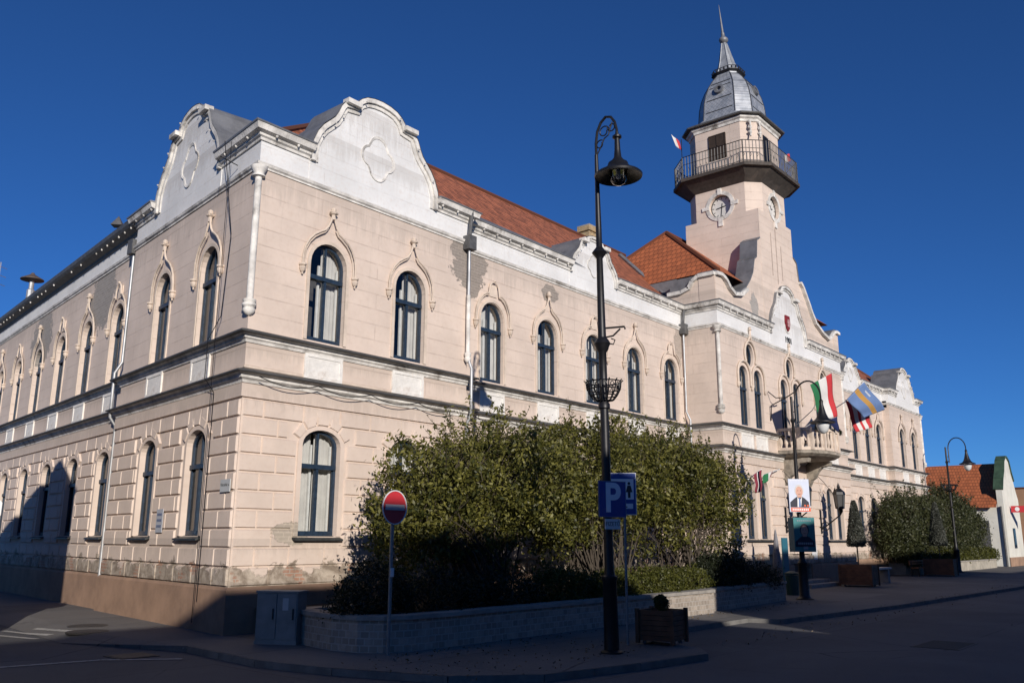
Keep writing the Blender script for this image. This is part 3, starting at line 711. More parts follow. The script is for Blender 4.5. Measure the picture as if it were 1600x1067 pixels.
# mouldings swept along the plan contour
lf = lambda fr, u: fr.P(u, 0, 0)[:2]
CONT = [lf(LW, -34), lf(LW, -8.13), lf(LP, -8.13), (0, 0), (X1, 0), (X1, YW), (X2, YW), (X2, YC), (X3, YC), (X3, YW), (X4, YW), (X4, 0), (X5, 0), (X5, 12)]
def sweep(mb, prof, path, closed_prof=True, gaps=()):
    """prof: (d,z) list; path xy list, outward on the right of travel; gaps: list of (seg, u0, u1) world-x ranges left out"""
    n = len(path); offs = []
    for i in range(n):
        ns = []
        if i > 0: t = (Vector(path[i])-Vector(path[i-1])).normalized(); ns.append(Vector((t.y, -t.x)))
        if i < n-1: t = (Vector(path[i+1])-Vector(path[i])).normalized(); ns.append(Vector((t.y, -t.x)))
        if len(ns) == 1: offs.append(ns[0])
        else:
            b = (ns[0]+ns[1]); offs.append(b / max(0.35, (1+ns[0].dot(ns[1]))))
    k = len(prof); L = 0
    for i in range(n-1):
        P0, P1 = Vector(path[i]), Vector(path[i+1]); seg = (P1-P0).length
        cuts = [(0.0, 1.0)]
        for (sg, a, b) in gaps:
            if sg == i:
                ns_ = []
                for c0, c1 in cuts:
                    ta, tb = a/seg, b/seg
                    if tb <= c0 or ta >= c1: ns_.append((c0, c1)); continue
                    if ta > c0: ns_.append((c0, ta))
                    if tb < c1: ns_.append((tb, c1))
                cuts = ns_
        for c0, c1 in cuts:
            R = []
            for c in (c0, c1):
                base = P0.lerp(P1, c); of = offs[i] if c == 0 else (offs[i+1] if c == 1 else None)
                if of is None: t = (P1-P0).normalized(); of = Vector((t.y, -t.x))
                R.append([(base.x+of.x*d, base.y+of.y*d, z) for d, z in prof])
            vs = R[0]+R[1]; uv = [(L+seg*c0, z) for d, z in prof] + [(L+seg*c1, z) for d, z in prof]
            fs = [(j, (j+1) % k, k+(j+1) % k, k+j) for j in range(k if closed_prof else k-1)] + [tuple(range(k)), tuple(range(k, 2*k))[::-1]]
            mb.add(vs, fs, uv)
        L += seg
mb = MB(); sweep(mb, [(-.05, -.2), (.075, -.2), (.075, .88), (.03, .94), (-.05, .94)], CONT, gaps=[(8-1+0, 26.6-X2, 28.6-X2)]); mb.build('plinth', m_plinth, TH)
mb = MB(); sweep(mb, [(-.05, Z1B), (.03, Z1B), (.05, Z1B+.06), (.09, Z1B+.09), (.09, Z1B+.14), (.16, Z1B+.18), (-.05, Z1B+.18)], CONT)
sweep(mb, [(-.05, Z2B), (.04, Z2B), (.06, Z2B+.06), (.12, Z2B+.10), (.13, Z2B+.16), (.20, Z2B+.20), (-.05, Z2B+.20)], CONT)
sweep(mb, [(-.05, ZFR-.10), (.03, ZFR-.10), (.03, ZFR-.06), (.07, ZFR-.03), (.09, ZFR+.03), (-.05, ZFR+.03)], CONT)
mb.build('string_course', m_wtrim, TH)
mb = MB(); sweep(mb, [(-.05, Z1B+.183), (.26, Z1B+.183), (.265, Z1B+.20), (.26, Z1B+.225), (.0, Z1+.03), (-.05, Z1+.03)], CONT)
sweep(mb, [(-.05, Z2B+.203), (.28, Z2B+.203), (.285, Z2B+.22), (.28, Z2B+.24), (.0, Z2+.02), (-.05, Z2+.02)], CONT)
mb.build('ledge_flashing', m_ledge, TH)
mb = MB(); sweep(mb, [(-.05, 4.97), (.055, 4.97), (.055, Z2B-.02), (-.05, Z2B-.02)], CONT); mb.build('ground_floor_band', m_ground, TH)
mb = MB(); sweep(mb, [(-.03, 6.475+.04), (.04, 6.475+.04), (.04, 6.88), (.02, 6.9), (-.03, 6.9)][:0] or [(-.03, Z2+.03), (.02, Z2+.03), (.02, Z2+.07), (-.03, Z2+.07)], CONT); mb.build('parapet_course', m_trim, TH)
# gable positions: (frame, u centre, half width, top z)
GBL = [(FP, 3.55, 2.16, 13.43), (LP, -4.30, 2.16, 13.50), (FW, 14.15, 1.45, 12.63), (FC, 27.75, 2.05, 13.60), (FW, 40.6, 1.45, 12.45), (FP, 49.7, 2.0, 13.2)]
segidx = {id(LW): 0, id(LP): 2}
gaps = []
def seg_gap(fr, uc, hw):
    if fr is LW: return (0, uc-hw+34, uc+hw+34)
    if fr is LP: return (2, uc-hw+8.13, uc+hw+8.13)
    if fr is FP: return (3, uc-hw, uc+hw) if uc < 10 else (11, uc-hw-X4, uc+hw-X4)
    if fr is FW: return (5, uc-hw-X1, uc+hw-X1) if uc < 20 else (9, uc-hw-X3, uc+hw-X3)
    return (7, uc-hw-X2, uc+hw-X2)
for (fr, uc, hw, top) in GBL:
    if fr is LW: continue
    gaps.append(seg_gap(fr, uc, hw))
CP = [(-.05, ZCB+.02), (.04, ZCB+.02), (.05, ZCB+.08), (.10, ZCB+.11), (.11, ZCB+.17), (.22, ZCB+.20), (.24, ZCB+.28), (.26, ZCT), (-.05, ZCT)]
g1 = [(a-1, b, c) for a, b, c in gaps]
mb = MB(); sweep(mb, [(-.05, ZCB-.02), (.05, ZCB-.02), (.08, ZCB+.06), (.30, ZCB+.14), (.36, ZCB+.22), (.38, ZCT), (-.05, ZCT)], CONT[:2])
mb.build('wing_eaves', m_pipebox, TH)
mb = MB(); sweep(mb, CP, CONT[1:], gaps=g1)
for i in range(len(CONT)-2):
    p, q = Vector(CONT[i]), Vector(CONT[i+1]); t = (q-p); L = t.length
    if L < 2: continue
    t = t/L; nn = Vector((t.y, -t.x)); s_ = 0.3
    while s_ < L-0.2:
        if not any(g_[0] == i and g_[1]-.1 < s_ < g_[2]+.1 for g_ in gaps):
            o = p+t*s_+nn*(0.17 if i else .27); k_ = 1 if i else random.choice((0, .7, .8, .7)); (mb.lathe([(0, -.045*k_), (.032*k_, -.02), (.036*k_, .02), (.03*k_, .05)], (o.x, o.y, ZCB+(.17 if i else .10)), 6) if k_ else None)
        s_ += 0.62 if i else 0.55
mb.build('cornice', m_wtrim, TH)
# gutter / sheet-metal skirt above the cornice
OV = CONT[:]
mb = MB(); gg = [g_ for g_ in gaps if g_[0] != 7]
sweep(mb, [(-.03, ZCT+.003), (.28, ZCT+.003), (.29, ZCT+.04), (.25, ZCT+.055), (-.03, ZCT+.08)], CONT, gaps=gaps)
gg = [g_ for g_ in gaps]
sweep(mb, [(-.031, ZCT+.01), (-.05, ZCT+.15), (-.75, ZCT+.62), (-.85, ZCT+.62), (-.85, ZCT+.01)], [lf(LW, -34), lf(LW, -8.13), (LP.P(-8.13, -.16, 0)[:2]), (0.155, 0.12), (X2-.02, .45)], gaps=[])
sweep(mb, [(-.031, ZCT+.01), (-.05, ZCT+.15), (-.75, ZCT+.62), (-.85, ZCT+.62), (-.85, ZCT+.01)], [(X3+.02, .45), (X5-.1, .45), (X5-.1, 12)], gaps=[])
mb.build('metal_eaves', m_zinc, TH)

# gables -----------------------------------------------------------
GP = [(1.0, 0.0), (1.005, .12), (.985, .22), (.93, .34), (.86, .43), (.77, .51), (.70, .575), (.655, .65), (.615, .735), (.57, .79), (.50, .805), (.385, .815), (.375, .87), (.32, .92), (.24, .965), (.13, .99), (0, 1.0)]
def gable(fr, uc, hw, top, white=True, depth_back=1.9, quat=True, back=None):
    base = ZCB; H = top-base
    half = [(a*hw, base+b*H) for a, b in GP]
    right = [(uc+a, z) for a, z in half]; left = [(uc-a, z) for a, z in half[::-1][1:]]
    ol = right + left   # from right base over top to left base
    mb = MB(); mb.prism([(uc+hw, ZFR)] + ol + [(uc-hw, ZFR)], lambda a, b, d: fr.P(a, d, b), 0.02, -0.30)
    # shift face slightly proud
    g = mb.build('gable', m_white, TH, recalc=True)
    mb = MB()
    # coping: band following the outline, three stepped rolls
    def band(inset0, inset1, d0, d1):
        n = len(ol); nr = []
        for i in range(n):
            a = Vector(ol[max(i-1, 0)]); b = Vector(ol[min(i+1, n-1)]); t = (b-a).normalized(); nr.append(Vector((-t.y, t.x)))
        # inward normal must point to the centre
        for i in range(n):
            if nr[i].dot(Vector((uc, base+H*.3))-Vector(ol[i])) < 0: nr[i] = -nr[i]
        A = [Vector(p)+nr[i]*inset0 for i, p in enumerate(ol)]; B = [Vector(p)+nr[i]*inset1 for i, p in enumerate(ol)]
        for i in range(n-1):
            P = [fr.P(A[i].x, d1, A[i].y), fr.P(A[i+1].x, d1, A[i+1].y), fr.P(B[i+1].x, d1, B[i+1].y), fr.P(B[i].x, d1, B[i].y)]
            Q = [fr.P(A[i].x, d0, A[i].y), fr.P(A[i+1].x, d0, A[i+1].y), fr.P(B[i+1].x, d0, B[i+1].y), fr.P(B[i].x, d0, B[i].y)]
            mb.add(P+Q, [(0, 1, 2, 3), (0, 4, 5, 1), (3, 2, 6, 7)] + ([(0, 3, 7, 4)] if i == 0 else []) + ([(1, 5, 6, 2)] if i == n-2 else []))
    s_ = hw/2.16
    band(-0.02, 0.10*s_, 0.0, 0.12); band(0.10*s_, 0.21*s_, 0.0, 0.06)
    # small shoulders
    for sg in (-1, 1):
        for (k, ww) in ((10, .34),):
            a, z = half[k]; mb.prism([(uc+sg*(a+.16*s_), z-.04), (uc+sg*(a-.30*s_), z-.04), (uc+sg*(a-.30*s_), z+.09), (uc+sg*(a+.16*s_), z+.09)], lambda a_, b_, d_: fr.P(a_, d_, b_), 0.0, 0.24)
    for sg in (-1, 1):
        for k in (3, 5, 7, 13):
            a, z = half[k]; c = fr.P(uc+sg*(a-.09), .19, z-.05); mb.lathe([(0, -.03), (.035, 0), (0, .03)], c, 6)
    mb.build('gable_coping', m_wtrim, g)
    # metal saddle behind
    mb = MB(); n = len(ol)
    ins = [(uc+(p[0]-uc)*(1+.035/hw), p[1]+.035) for p in ol]
    for i in range(n-1):
        a, b = ins[i], ins[i+1]
        mb.quad(fr.P(a[0], .13, a[1]), fr.P(b[0], .13, b[1]), fr.P(b[0], -depth_back, b[1]), fr.P(a[0], -depth_back, a[1]))
    mb.add([fr.P(p[0], -depth_back, p[1]) for p in ins], [tuple(range(n))])
    mb.build('gable_saddle', m_zinc, g, smooth=False, recalc=False)
    if quat:
        mb = MB(); cz = base+H*.33; r = 0.30*s_; off = 0.30*s_
        q = []
        for k in range(4):
            c = (uc+off*cos(k*pi/2+pi/2)*.95, cz+off*1.15*sin(k*pi/2+pi/2))
            for j in range(9):
                t = k*pi/2+pi/2 - pi*0.42 + pi*0.84*j/8; q.append((c[0]+r*cos(t), c[1]+r*sin(t)))
        ce = (uc, cz)
        inn = [(ce[0]+(p[0]-ce[0])*.88, ce[1]+(p[1]-ce[1])*.88) for p in q]; n = len(q)
        for i in range(n):
            j = (i+1) % n
            P = [fr.P(*(q[i][0],), .05, q[i][1]), fr.P(q[j][0], .05, q[j][1]), fr.P(inn[j][0], .035, inn[j][1]), fr.P(inn[i][0], .035, inn[i][1])]
            Q = [fr.P(q[i][0], .015, q[i][1]), fr.P(q[j][0], .015, q[j][1]), fr.P(inn[j][0], .015, inn[j][1]), fr.P(inn[i][0], .015, inn[i][1])]
            mb.add(P+Q, [(0, 1, 2, 3), (0, 4, 5, 1), (3, 2, 6, 7)])
        mb.build('quatrefoil', m_wtrim, g)
    return g
GB = [gable(*x, quat=(i != 3), depth_back=(0.9 if i == 3 else 1.2 if i == 0 else 1.6)) for i, x in enumerate(GBL)]
# emblem and year on the central gable
mb = MB(); sh = [(-.24, .34), (.24, .34), (.27, 0), (.2, -.25), (0, -.42), (-.2, -.25), (-.27, 0)]
mb.prism([(27.7+a, 11.85+b) for a, b in sh], lambda a, b, d: FC.P(a, d, b), .02, .08); em = mb.build('coat_of_arms', simple('arms_red', (.20, .015, .02)), TH)
mb = MB(); mb.prism([(27.7+.04+a*.45, 11.83+b*.5) for a, b in sh], lambda a, b, d: FC.P(a, d, b), .081, .10)
for z in (11.95, 11.8, 11.65): mb.obox(FC.P(27.6, .10, z), (.24, 0, 0), (0, -.015, 0), (0, 0, .05))
mb.build('arms_charge', simple('arms_pink', (.50, .30, .30)), em)
mb = MB(); mb.tube([FC.P(27.7+.32*cos(t), .03, 11.82+.46*sin(t)) for t in [pi+.2+(pi-.4)*k/10 for k in range(11)]], .03, 6); mb.build('arms_wreath', m_wtrim, em)
def text(body, size, mat, loc, rot, parent=None, name='lettering', extrude=0.004, sx=1.0, align='CENTER', bold=0.0):
    cu = bpy.data.curves.new(name, 'FONT'); cu.body = body; cu.size = size; cu.extrude = extrude; cu.align_x = align; cu.align_y = 'CENTER'; cu.offset = 0.0
    cu.offset = bold; t = bpy.data.objects.new(name, cu); COL.objects.link(t); dg = bpy.context.evaluated_depsgraph_get(); me = bpy.data.meshes.new_from_object(t.evaluated_get(dg))
    bpy.data.objects.remove(t); me.materials.clear(); me.materials.append(mat)
    o = bpy.data.objects.new(name, me); COL.objects.link(o); o.location = loc; o.rotation_euler = rot; o.scale = (sx, 1, 1)
    if parent: o.parent = parent
    return o
text('1901', .40, m_ink, FC.P(27.72, .035, 11.0), (pi/2, 0, 0), TH, 'year_lettering', .012)

# corner colonnettes
def colonnette(x, y):
    mb = MB(); mb.lathe([(0.0, 6.78), (.05, 6.80), (.10, 6.84), (.14, 6.90), (.14, 6.95), (.11, 6.96), (.16, 7.02), (.16, 7.07), (.12, 7.08), (.15, 7.12), (.15, 7.16), (.080, 7.18), (.080, 10.10), (.15, 10.12), (.15, 10.16), (.11, 10.18), (.17, 10.28), (.19, 10.34), (.19, 10.37), (0, 10.37)], (x, y, 0), 14)
    mb.build('corner_colonnette', m_wtrim, TH, smooth=True)
for x, y in [(0.0, 0.0), (X2+.02, YC+.02), (X3-.02, YC+.02), (X5, 0)]: colonnette(x, y)
# downpipes with hoppers
def downpipe(x, y, z0=0.05, zt=10.2, box=True, ledges=True):
    mb = MB(); n = .12
    mb.tube([(x, y-n, z0), (x, y-n, Z2B-.2), (x, y-n-.16, Z2B+.05), (x, y-n-.16, Z1+.15), (x, y-n, Z1+.5), (x, y-n, zt)], .045, 10)
    p = mb.build('downpipe', m_pipe, TH, smooth=True)
    mb = MB(); mb.obox((x-.15, y-n-.15, zt-.02), (.3, 0, 0), (0, .28, 0), (0, 0, .42)); mb.tube([(x, y-n, zt+.4), (x, y-n-.08, ZCT)], .06, 8); mb.build('hopper', m_pipebox, p)
downpipe(7.06, 0.0)
mb = MB(); mb.lathe([(0, 6.80), (.06, 6.84), (.10, 6.9), (.10, 6.96), (.075, 6.98), (.10, 7.04), (.10, 7.1), (.062, 7.12), (.062, 8.8), (0, 8.85)], (7.06, -.12, 0), 10); mb.build('pipe_sleeve', m_wtrim, TH, smooth=True)
downpipe(20.42, YW); downpipe(46.35, YW)
q0 = LW.P(-8.33, .13, 0); mb = MB(); n = LP.n
o1 = (q0[0]+n[0]*.18, q0[1]+n[1]*.18)
mb.tube([(q0[0], q0[1], .05), (q0[0], q0[1], Z2B-.2), (o1[0], o1[1], Z2B+.05), (o1[0], o1[1], Z1+.15), (q0[0], q0[1], Z1+.5), (q0[0], q0[1], 10.3)], .045, 10); p = mb.build('downpipe', m_pipe, TH, smooth=True)
mb = MB(); mb.obox((q0[0]-.15, q0[1]-.15, 10.28), (.3, 0, 0), (0, .3, 0), (0, 0, .45)); mb.build('hopper', m_pipebox, p)

# cables hung along the ledge and down the side wall
for fr, a, b in ((FP, 0.2, 7.0), (FW, 7.5, 20.3)):
    mb = MB(); u = a; pts = []
    while u < b-1:
        L = 1.6; pts += [fr.P(u+L*k/8, .30, Z2B+.14-.13*sin(pi*k/8)-.02) for k in range(8)]; u += L
    mb.tube(pts, .012, 5); mb.build('cable', m_black, TH)
for pts, r_ in (([LP.P(-1.3, .10, z) for z in (.6, 3, 5.2)] + [LP.P(-1.3, .34, 5.5), LP.P(-1.3, .34, 6.4), LP.P(-1.25, .1, 7), LP.P(-1.1, .08, 9), LP.P(-1.15, .4, 11.3)], .010),
                ([LP.P(-.85, .36, z) for z in (.2, 5.5, 6.6, 11.2)], .007), ([LP.P(-1.1, .05, 10.75), LP.P(-1.1, .5, 10.85), LP.P(-1.1, .55, 10.7)], .012)):
    mb = MB(); mb.tube(pts, r_, 5); mb.build('cable', m_black, TH)

# roofs -----------------------------------------------------------
def roofplane(mb, pts, mi=0):
    P = [Vector(p) for p in pts]; e = (P[1]-P[0]); e.z = 0; e.normalize()
    nrm = Vector((0, 0, 0))
    for i in range(len(P)): nrm += P[i].cross(P[(i+1) % len(P)])
    nrm.normalize(); s_ = nrm.cross(e)
    if s_.z < 0: s_ = -s_
    mb.add(P, [tuple(range(len(P)))], [(p.dot(e), (p-P[0]).dot(s_)) for p in P], mi)
ZE, ZR = 11.95, 15.7
mb = MB()
pk = (6.1, 5.5, ZR)
roofplane(mb, [(.95, 1.25, ZE), (20.9, 1.25, ZE), (24.5, 5.5, ZR), pk])
bx = lambda y, off: off+SKEW*y
roofplane(mb, [(bx(34, .9), 34, ZE), (.95, 1.25, ZE), pk, (bx(34, 6.0), 34, ZR)])
roofplane(mb, [(24.5, 5.5, ZR), (24.5, 10, ZE), (11, 10, ZE), pk])
roofplane(mb, [pk, (11, 10, ZE), (15, 34, ZE), (bx(34, 6.0), 34, ZR)])
roofplane(mb, [(34.2, 1.25, ZE), (52.3, 1.25, ZE), (48.2, 5.5, ZR), (31, 5.5, ZR)])
roofplane(mb, [(52.3, 1.25, ZE), (52.3, 12, ZE), (48.2, 5.5, ZR)])
roofplane(mb, [(31, 5.5, ZR), (48.2, 5.5, ZR), (52.3, 12, ZE), (31, 12, ZE)])
roofplane(mb, [(31, 5.5, ZR), (31, 12, ZE), (34.2, 1.25, ZE)][:0] or [(31, 5.5, ZR), (48.2, 5.5, ZR), (48.2, 5.6, ZR-.05), (31, 5.6, ZR-.05)])
mb.build('wing_roof', m_tile, TH, recalc=False)
mb = MB()
mb.tube([(6.1, 5.5, ZR+.03), (24.4, 5.5, ZR+.03)], .09, 6); mb.tube([(.95, 1.25, ZE+.04), (6.1, 5.5, ZR+.03)], .09, 6); mb.tube([(31, 5.5, ZR+.03), (48.2, 5.5, ZR+.03), (52.3, 1.25, ZE+.04)], .09, 6)
mb.build('ridge_tiles', m_tile, TH)
A = (24.2, 3.0, 16.3); A2 = (31.0, 3.0, 16.3); B = (21.4, -.95, 12.95); C_ = (21.4, 7.2, 12.95); B2 = (33.8, -.95, 12.95); C2 = (33.8, 7.2, 12.95)
mb = MB(); roofplane(mb, [C_, B, A]); roofplane(mb, [B, B2, A2, A]); roofplane(mb, [B2, C2, A2]); roofplane(mb, [C2, C_, A, A2]); mb.build('central_roof', m_tile2, TH, recalc=False)
mb = MB(); mb.tube([B, A], .10, 6); mb.tube([C_, A], .10, 6); mb.tube([A, A2], .10, 6); mb.build('ridge_tiles', m_tile2, TH)
# valley flashing between the roofs
mb = MB(); mb.tube([(21.3, 1.6, 12.3), (23.0, 4.9, 15.25)], .12, 5); mb.box(21.33, 21.45, 1.0, 7.2, 11.4, 12.9); mb.build('valley_flashing', m_zinc, TH)
mb = MB(); mb.box(22.75, 23.35, 6.5, 7.1, 14, 17.0); mb.box(22.68, 23.42, 6.43, 7.17, 16.85, 17.1); c = mb.build('chimney', m_chimney, TH)
mb = MB(); mb.box(22.68, 23.42, 6.43, 7.17, 17.103, 17.16); mb.build('chimney_cap', m_slab, c)
# snow hooks row on the tile foot
# attic wall of the central block -----------------------------------
AT_L = [(20.6, 12.66), (21.05, 12.70), (21.4, 12.58), (21.75, 12.30), (22.2, 12.12), (22.9, 12.25), (23.5, 12.62), (24.0, 13.10), (24.3, 13.5), (24.55, 14.2), (24.8, 14.35), (24.95, 15.2), (25.3, 15.4)]
cx = 27.2
AT_R = [(2*cx-a+ (34.5-33.8 if i < 6 else (.35 if i < 9 else 0)), b) for i, (a, b) in enumerate(AT_L)]
AT_R[0] = (34.5, 12.66)
mb = MB(); ol = AT_L + AT_R[::-1]
mb.prism([(X2, ZCT)] + ol + [(X3, ZCT)], lambda a, b, d: FC.P(a, d, b), -0.02, -0.75)
mb.build('attic_wall', m_upper, TH)
def coping(mb, pts, fn, t=.1, d0=.12, d1=-.9):
    for i in range(len(pts)-1):
        a, b = Vector(pts[i]), Vector(pts[i+1]); nn = Vector((-(b-a).y, (b-a).x)).normalized()*t
        if nn.y < 0: nn = -nn
        q = [a-nn*.2, b-nn*.2, b+nn, a+nn]; vs = [fn(p.x, p.y, d0) for p in q]+[fn(p.x, p.y, d1) for p in q]
        mb.add(vs, [(0, 1, 2, 3), (7, 6, 5, 4), (0, 4, 5, 1), (1, 5, 6, 2), (2, 6, 7, 3), (3, 7, 4, 0)], None)
mb = MB(); coping(mb, AT_L, lambda a, b, d: FC.P(a, d, b), .05, .02, -.80); mb.build('attic_flashing', m_zinc, TH); mb = MB(); coping(mb, AT_R, lambda a, b, d: FC.P(a, d, b), .05, .02, -.80); mb.build('attic_flashing', m_zinc, TH)
mb = MB(); coping(mb, [(a, b-.14) for a, b in AT_L[:7]], lambda a, b, d: FC.P(a, d, b), .12, .14, -.05); mb.build('attic_moulding', m_wtrim, TH); mb = MB(); coping(mb, [(a, b-.14) for a, b in AT_R[:11]], lambda a, b, d: FC.P(a, d, b), .12, .14, -.05)
mb.build('attic_moulding', m_wtrim, TH); mb = MB()
# attic left return
FS = Fr((X2, 0), (0, -1))
RL = [(-1.0, 12.1), (-.35, 12.1), (.02, 12.22), (.2, 12.5), (.45, 12.66), (1.18, 12.66)]
coping(mb, [(a, b-.14) for a, b in RL], lambda a, b, d: FS.P(a, d, b), .12, .12, -.05); mb.build('attic_moulding', m_wtrim, TH)
mb = MB(); mb.prism([(-1.0, ZCT)] + RL + [(1.18, ZCT)], lambda a, b, d: FS.P(a, d, b), -.02, -.7); mb.build('attic_side_wall', m_upper, TH)
mb = MB(); coping(mb, RL, lambda a, b, d: FS.P(a, d, b), .05, .03, -.75); mb.obox((X2+.06, -.20, 12.02), (.62, 0, 0), (0, 1.15, 0), (0, 0, .62)); mb.build('attic_flashing', m_zinc, TH)
FS2 = Fr((X3, 0), (0, 1)); mb = MB(); mb.prism([(1.0, ZCT), (1.0, 12.1), (-.2, 12.3), (-.45, 12.66), (-1.18, 12.66), (-1.18, ZCT)], lambda a, b, d: FS2.P(a, d, b), -.02, -.7); mb.build('attic_side_wall', m_upper, TH)

# tower -------------------------------------------------------------
TX, TY = 27.2, .70; TH_ = 1.87
def octv(h, c, z, cx=TX, cy=TY): return [(cx-h, cy+h-c, z), (cx-h, cy-h+c, z), (cx-h+c, cy-h, z), (cx+h-c, cy-h, z), (cx+h, cy-h+c, z), (cx+h, cy+h-c, z), (cx+h-c, cy+h, z), (cx-h+c, cy+h, z)]
def tower_face(mb, p0, p1, z0, z1, uoff):
    L = hypot(p1[0]-p0[0], p1[1]-p0[1]); mb.quad((*p0[:2], z0), (*p1[:2], z0), (*p1[:2], z1), (*p0[:2], z1), [(uoff, z0), (uoff+L, z0), (uoff+L, z1), (uoff, z1)])
mb = MB(); h = TH_; sq = [(TX-h, TY+h), (TX-h, TY-h), (TX+h, TY-h), (TX+h, TY+h)]
for i in range(4): tower_face(mb, sq[i], sq[(i+1) % 4], 11.0, 16.85 if i != 9 else 16, i*4)
mb.add([(*p, 16.85) for p in sq], [(0, 1, 2, 3)], [(0, 16)]*4)
ZB0 = 18.85
v = octv(h, .60, 0)
# shaft faces with round clock recesses on the left and front sides
def clock_face(p0, p1, z0, z1, zc, r):
    L = hypot(p1[0]-p0[0], p1[1]-p0[1]); t = ((p1[0]-p0[0])/L, (p1[1]-p0[1])/L); f = Fr(p0[:2], t)
    w_ = Win(L/2, 2*r, 0, zc, r, 'c', oval=True); wall_band(mb, f, 0, L, z0, z1, [w_], depth=.22); return f, L/2
CZ = 17.42; CR = .56
clocks = []
for i in range(8):
    p0, p1 = v[i], v[(i+1) % 8]
    if i in (0, 2): clocks.append(clock_face(p0, p1, 16.85, ZB0+.3, CZ, CR))
    else: tower_face(mb, p0, p1, 16.85, ZB0+.3, i*2)
hr = TH_-.07; vr = octv(hr, .62, 0)
for i in range(8): tower_face(mb, vr[i], vr[(i+1) % 8], ZB0+.15, 21.75, i*2)
mb.add(octv(h-.001, .6, ZB0+.3), [tuple(range(8))], [(0, 19)]*8)
tw = mb.build('tower_shaft', m_upper, TH, recalc=False)
for f, uc in clocks:
    mb = MB(); mb.lathe([(CR+.05, 0), (CR+.05, .02), (0, .02)], (0, 0, 0), 32)
    ck = mb.build('clock', m_roomwall, TH, recalc=True, label=None); ck.location = f.P(uc, -.21, CZ); ck.rotation_euler = (pi/2, 0, f.rot)
    mb = MB()
    for k in range(12):
        a = k*pi/6; r0, r1 = CR*.72, CR*.88; ca, sa = cos(a), sin(a)
        mb.obox((r0*ca-sa*.012, r0*sa+ca*.012, .021), (ca*(r1-r0), sa*(r1-r0), 0), (sa*.03, -ca*.03, 0), (0, 0, .008))
    ring(mb, [((CR+.01)*cos(2*pi*k/32), (CR+.01)*sin(2*pi*k/32)) for k in range(32)], [(CR*.92*cos(2*pi*k/32), CR*.92*sin(2*pi*k/32)) for k in range(32)], 0, 0) if False else mb.tube([(CR*.96*cos(2*pi*k/32), CR*.96*sin(2*pi*k/32), .03) for k in range(33)], .022, 5)
    mb.build('hour_marks', m_ink, ck)
    mb = MB()
    for (an, L_, wd) in ((radians(-98), .46, .03), (radians(180+8), .30, .045), (radians(8), .20, .045), (radians(82), .2, .03)):
        ca, sa = cos(an), sin(an); mb.obox((-sa*wd/2, ca*wd/2, .032), (ca*L_, sa*L_, 0), (sa*wd, -ca*wd, 0), (0, 0, .01))
    mb.build('clock_hands', m_ink, ck)
    mb = MB(); n = 32; 
    o1 = [((CR+.18)*cos(2*pi*k/n), CZ+(CR+.18)*sin(2*pi*k/n)) for k in range(n)]; i1 = [(CR*cos(2*pi*k/n), CZ+CR*sin(2*pi*k/n)) for k in range(n)]
    for k in range(n):
        j = (k+1) % n
        P = [f.P(uc+a, .035, b) for a, b in (o1[k], o1[j], i1[j], i1[k])]; Q = [f.P(uc+a, 0, b) for a, b in (o1[k], o1[j], i1[j], i1[k])]
        mb.add(P+Q, [(0, 1, 2, 3), (0, 4, 5, 1), (3, 2, 6, 7)])
    for (a, b, w1, h1) in ((-.10, CR, .20, .32), (-.11, -CR-.46, .22, .46), (CR, -.09, .36, .18), (-CR-.36, -.09, .36, .18)):
        pts = [(uc+a, CZ+b), (uc+a+w1, CZ+b), (uc+a+w1, CZ+b+h1), (uc+a, CZ+b+h1)]; mb.prism(pts, lambda p, q, d: f.P(p, d, q), 0, .06)
    mb.build('clock_surround', m_wtrim, TH)
# slits on the front
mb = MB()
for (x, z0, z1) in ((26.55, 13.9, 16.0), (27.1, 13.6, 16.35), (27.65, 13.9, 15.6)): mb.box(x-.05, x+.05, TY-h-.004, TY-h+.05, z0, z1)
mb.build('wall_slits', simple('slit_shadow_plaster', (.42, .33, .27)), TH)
# balcony
bh, bc = 2.58, .93
mb = MB(); mb.loft([octv(h+.02, .60, 18.32), octv(h+.25, .68, 18.55), octv(bh-.12, bc, ZB0-.02), octv(bh-.12, bc, ZB0), octv(bh, bc, ZB0), octv(bh, bc, ZB0+.16), octv(h-.1, .6, ZB0+.18)], cap=False)
bal = mb.build('tower_balcony', simple('balcony_slab_dark', (.06, .05, .042), .8, dirt=((.15, .12, .1), .5)), TH)
mb = MB(); ra = octv(bh-.08, bc, 0); ZB1 = ZB0+.16; RH = 1.12
for i in range(8):
    p, q = Vector(ra[i]), Vector(ra[(i+1) % 8]); L = (q-p).length; n_ = int(L/.15)
    for k in range(n_+1):
        c = p.lerp(q, k/n_); mb.tube([(c.x, c.y, ZB1), (c.x, c.y, ZB1+RH)], .019 if k % n_ else .035, 4)
        if k < n_ and k % 2 == 0:
            c2 = p.lerp(q, (k+.5)/n_); mb.tube([(c.x, c.y, ZB1+.25), (c2.x, c2.y, ZB1+.4), (c.x, c.y, ZB1+.55)], .012, 4)
    for z in (.08, .72, RH): mb.tube([(p.x, p.y, ZB1+z), (q.x, q.y, ZB1+z)], .022 if z == RH else .015, 5)
mb.build('railing', m_black, bal)
mb = MB()
for k in (0, 4): 
    c = ra[k]; mb.tube([(c[0], c[1], ZB1), (c[0], c[1], ZB1+2.1)], .02, 5)
mb.build('flag_staff', m_black, bal)
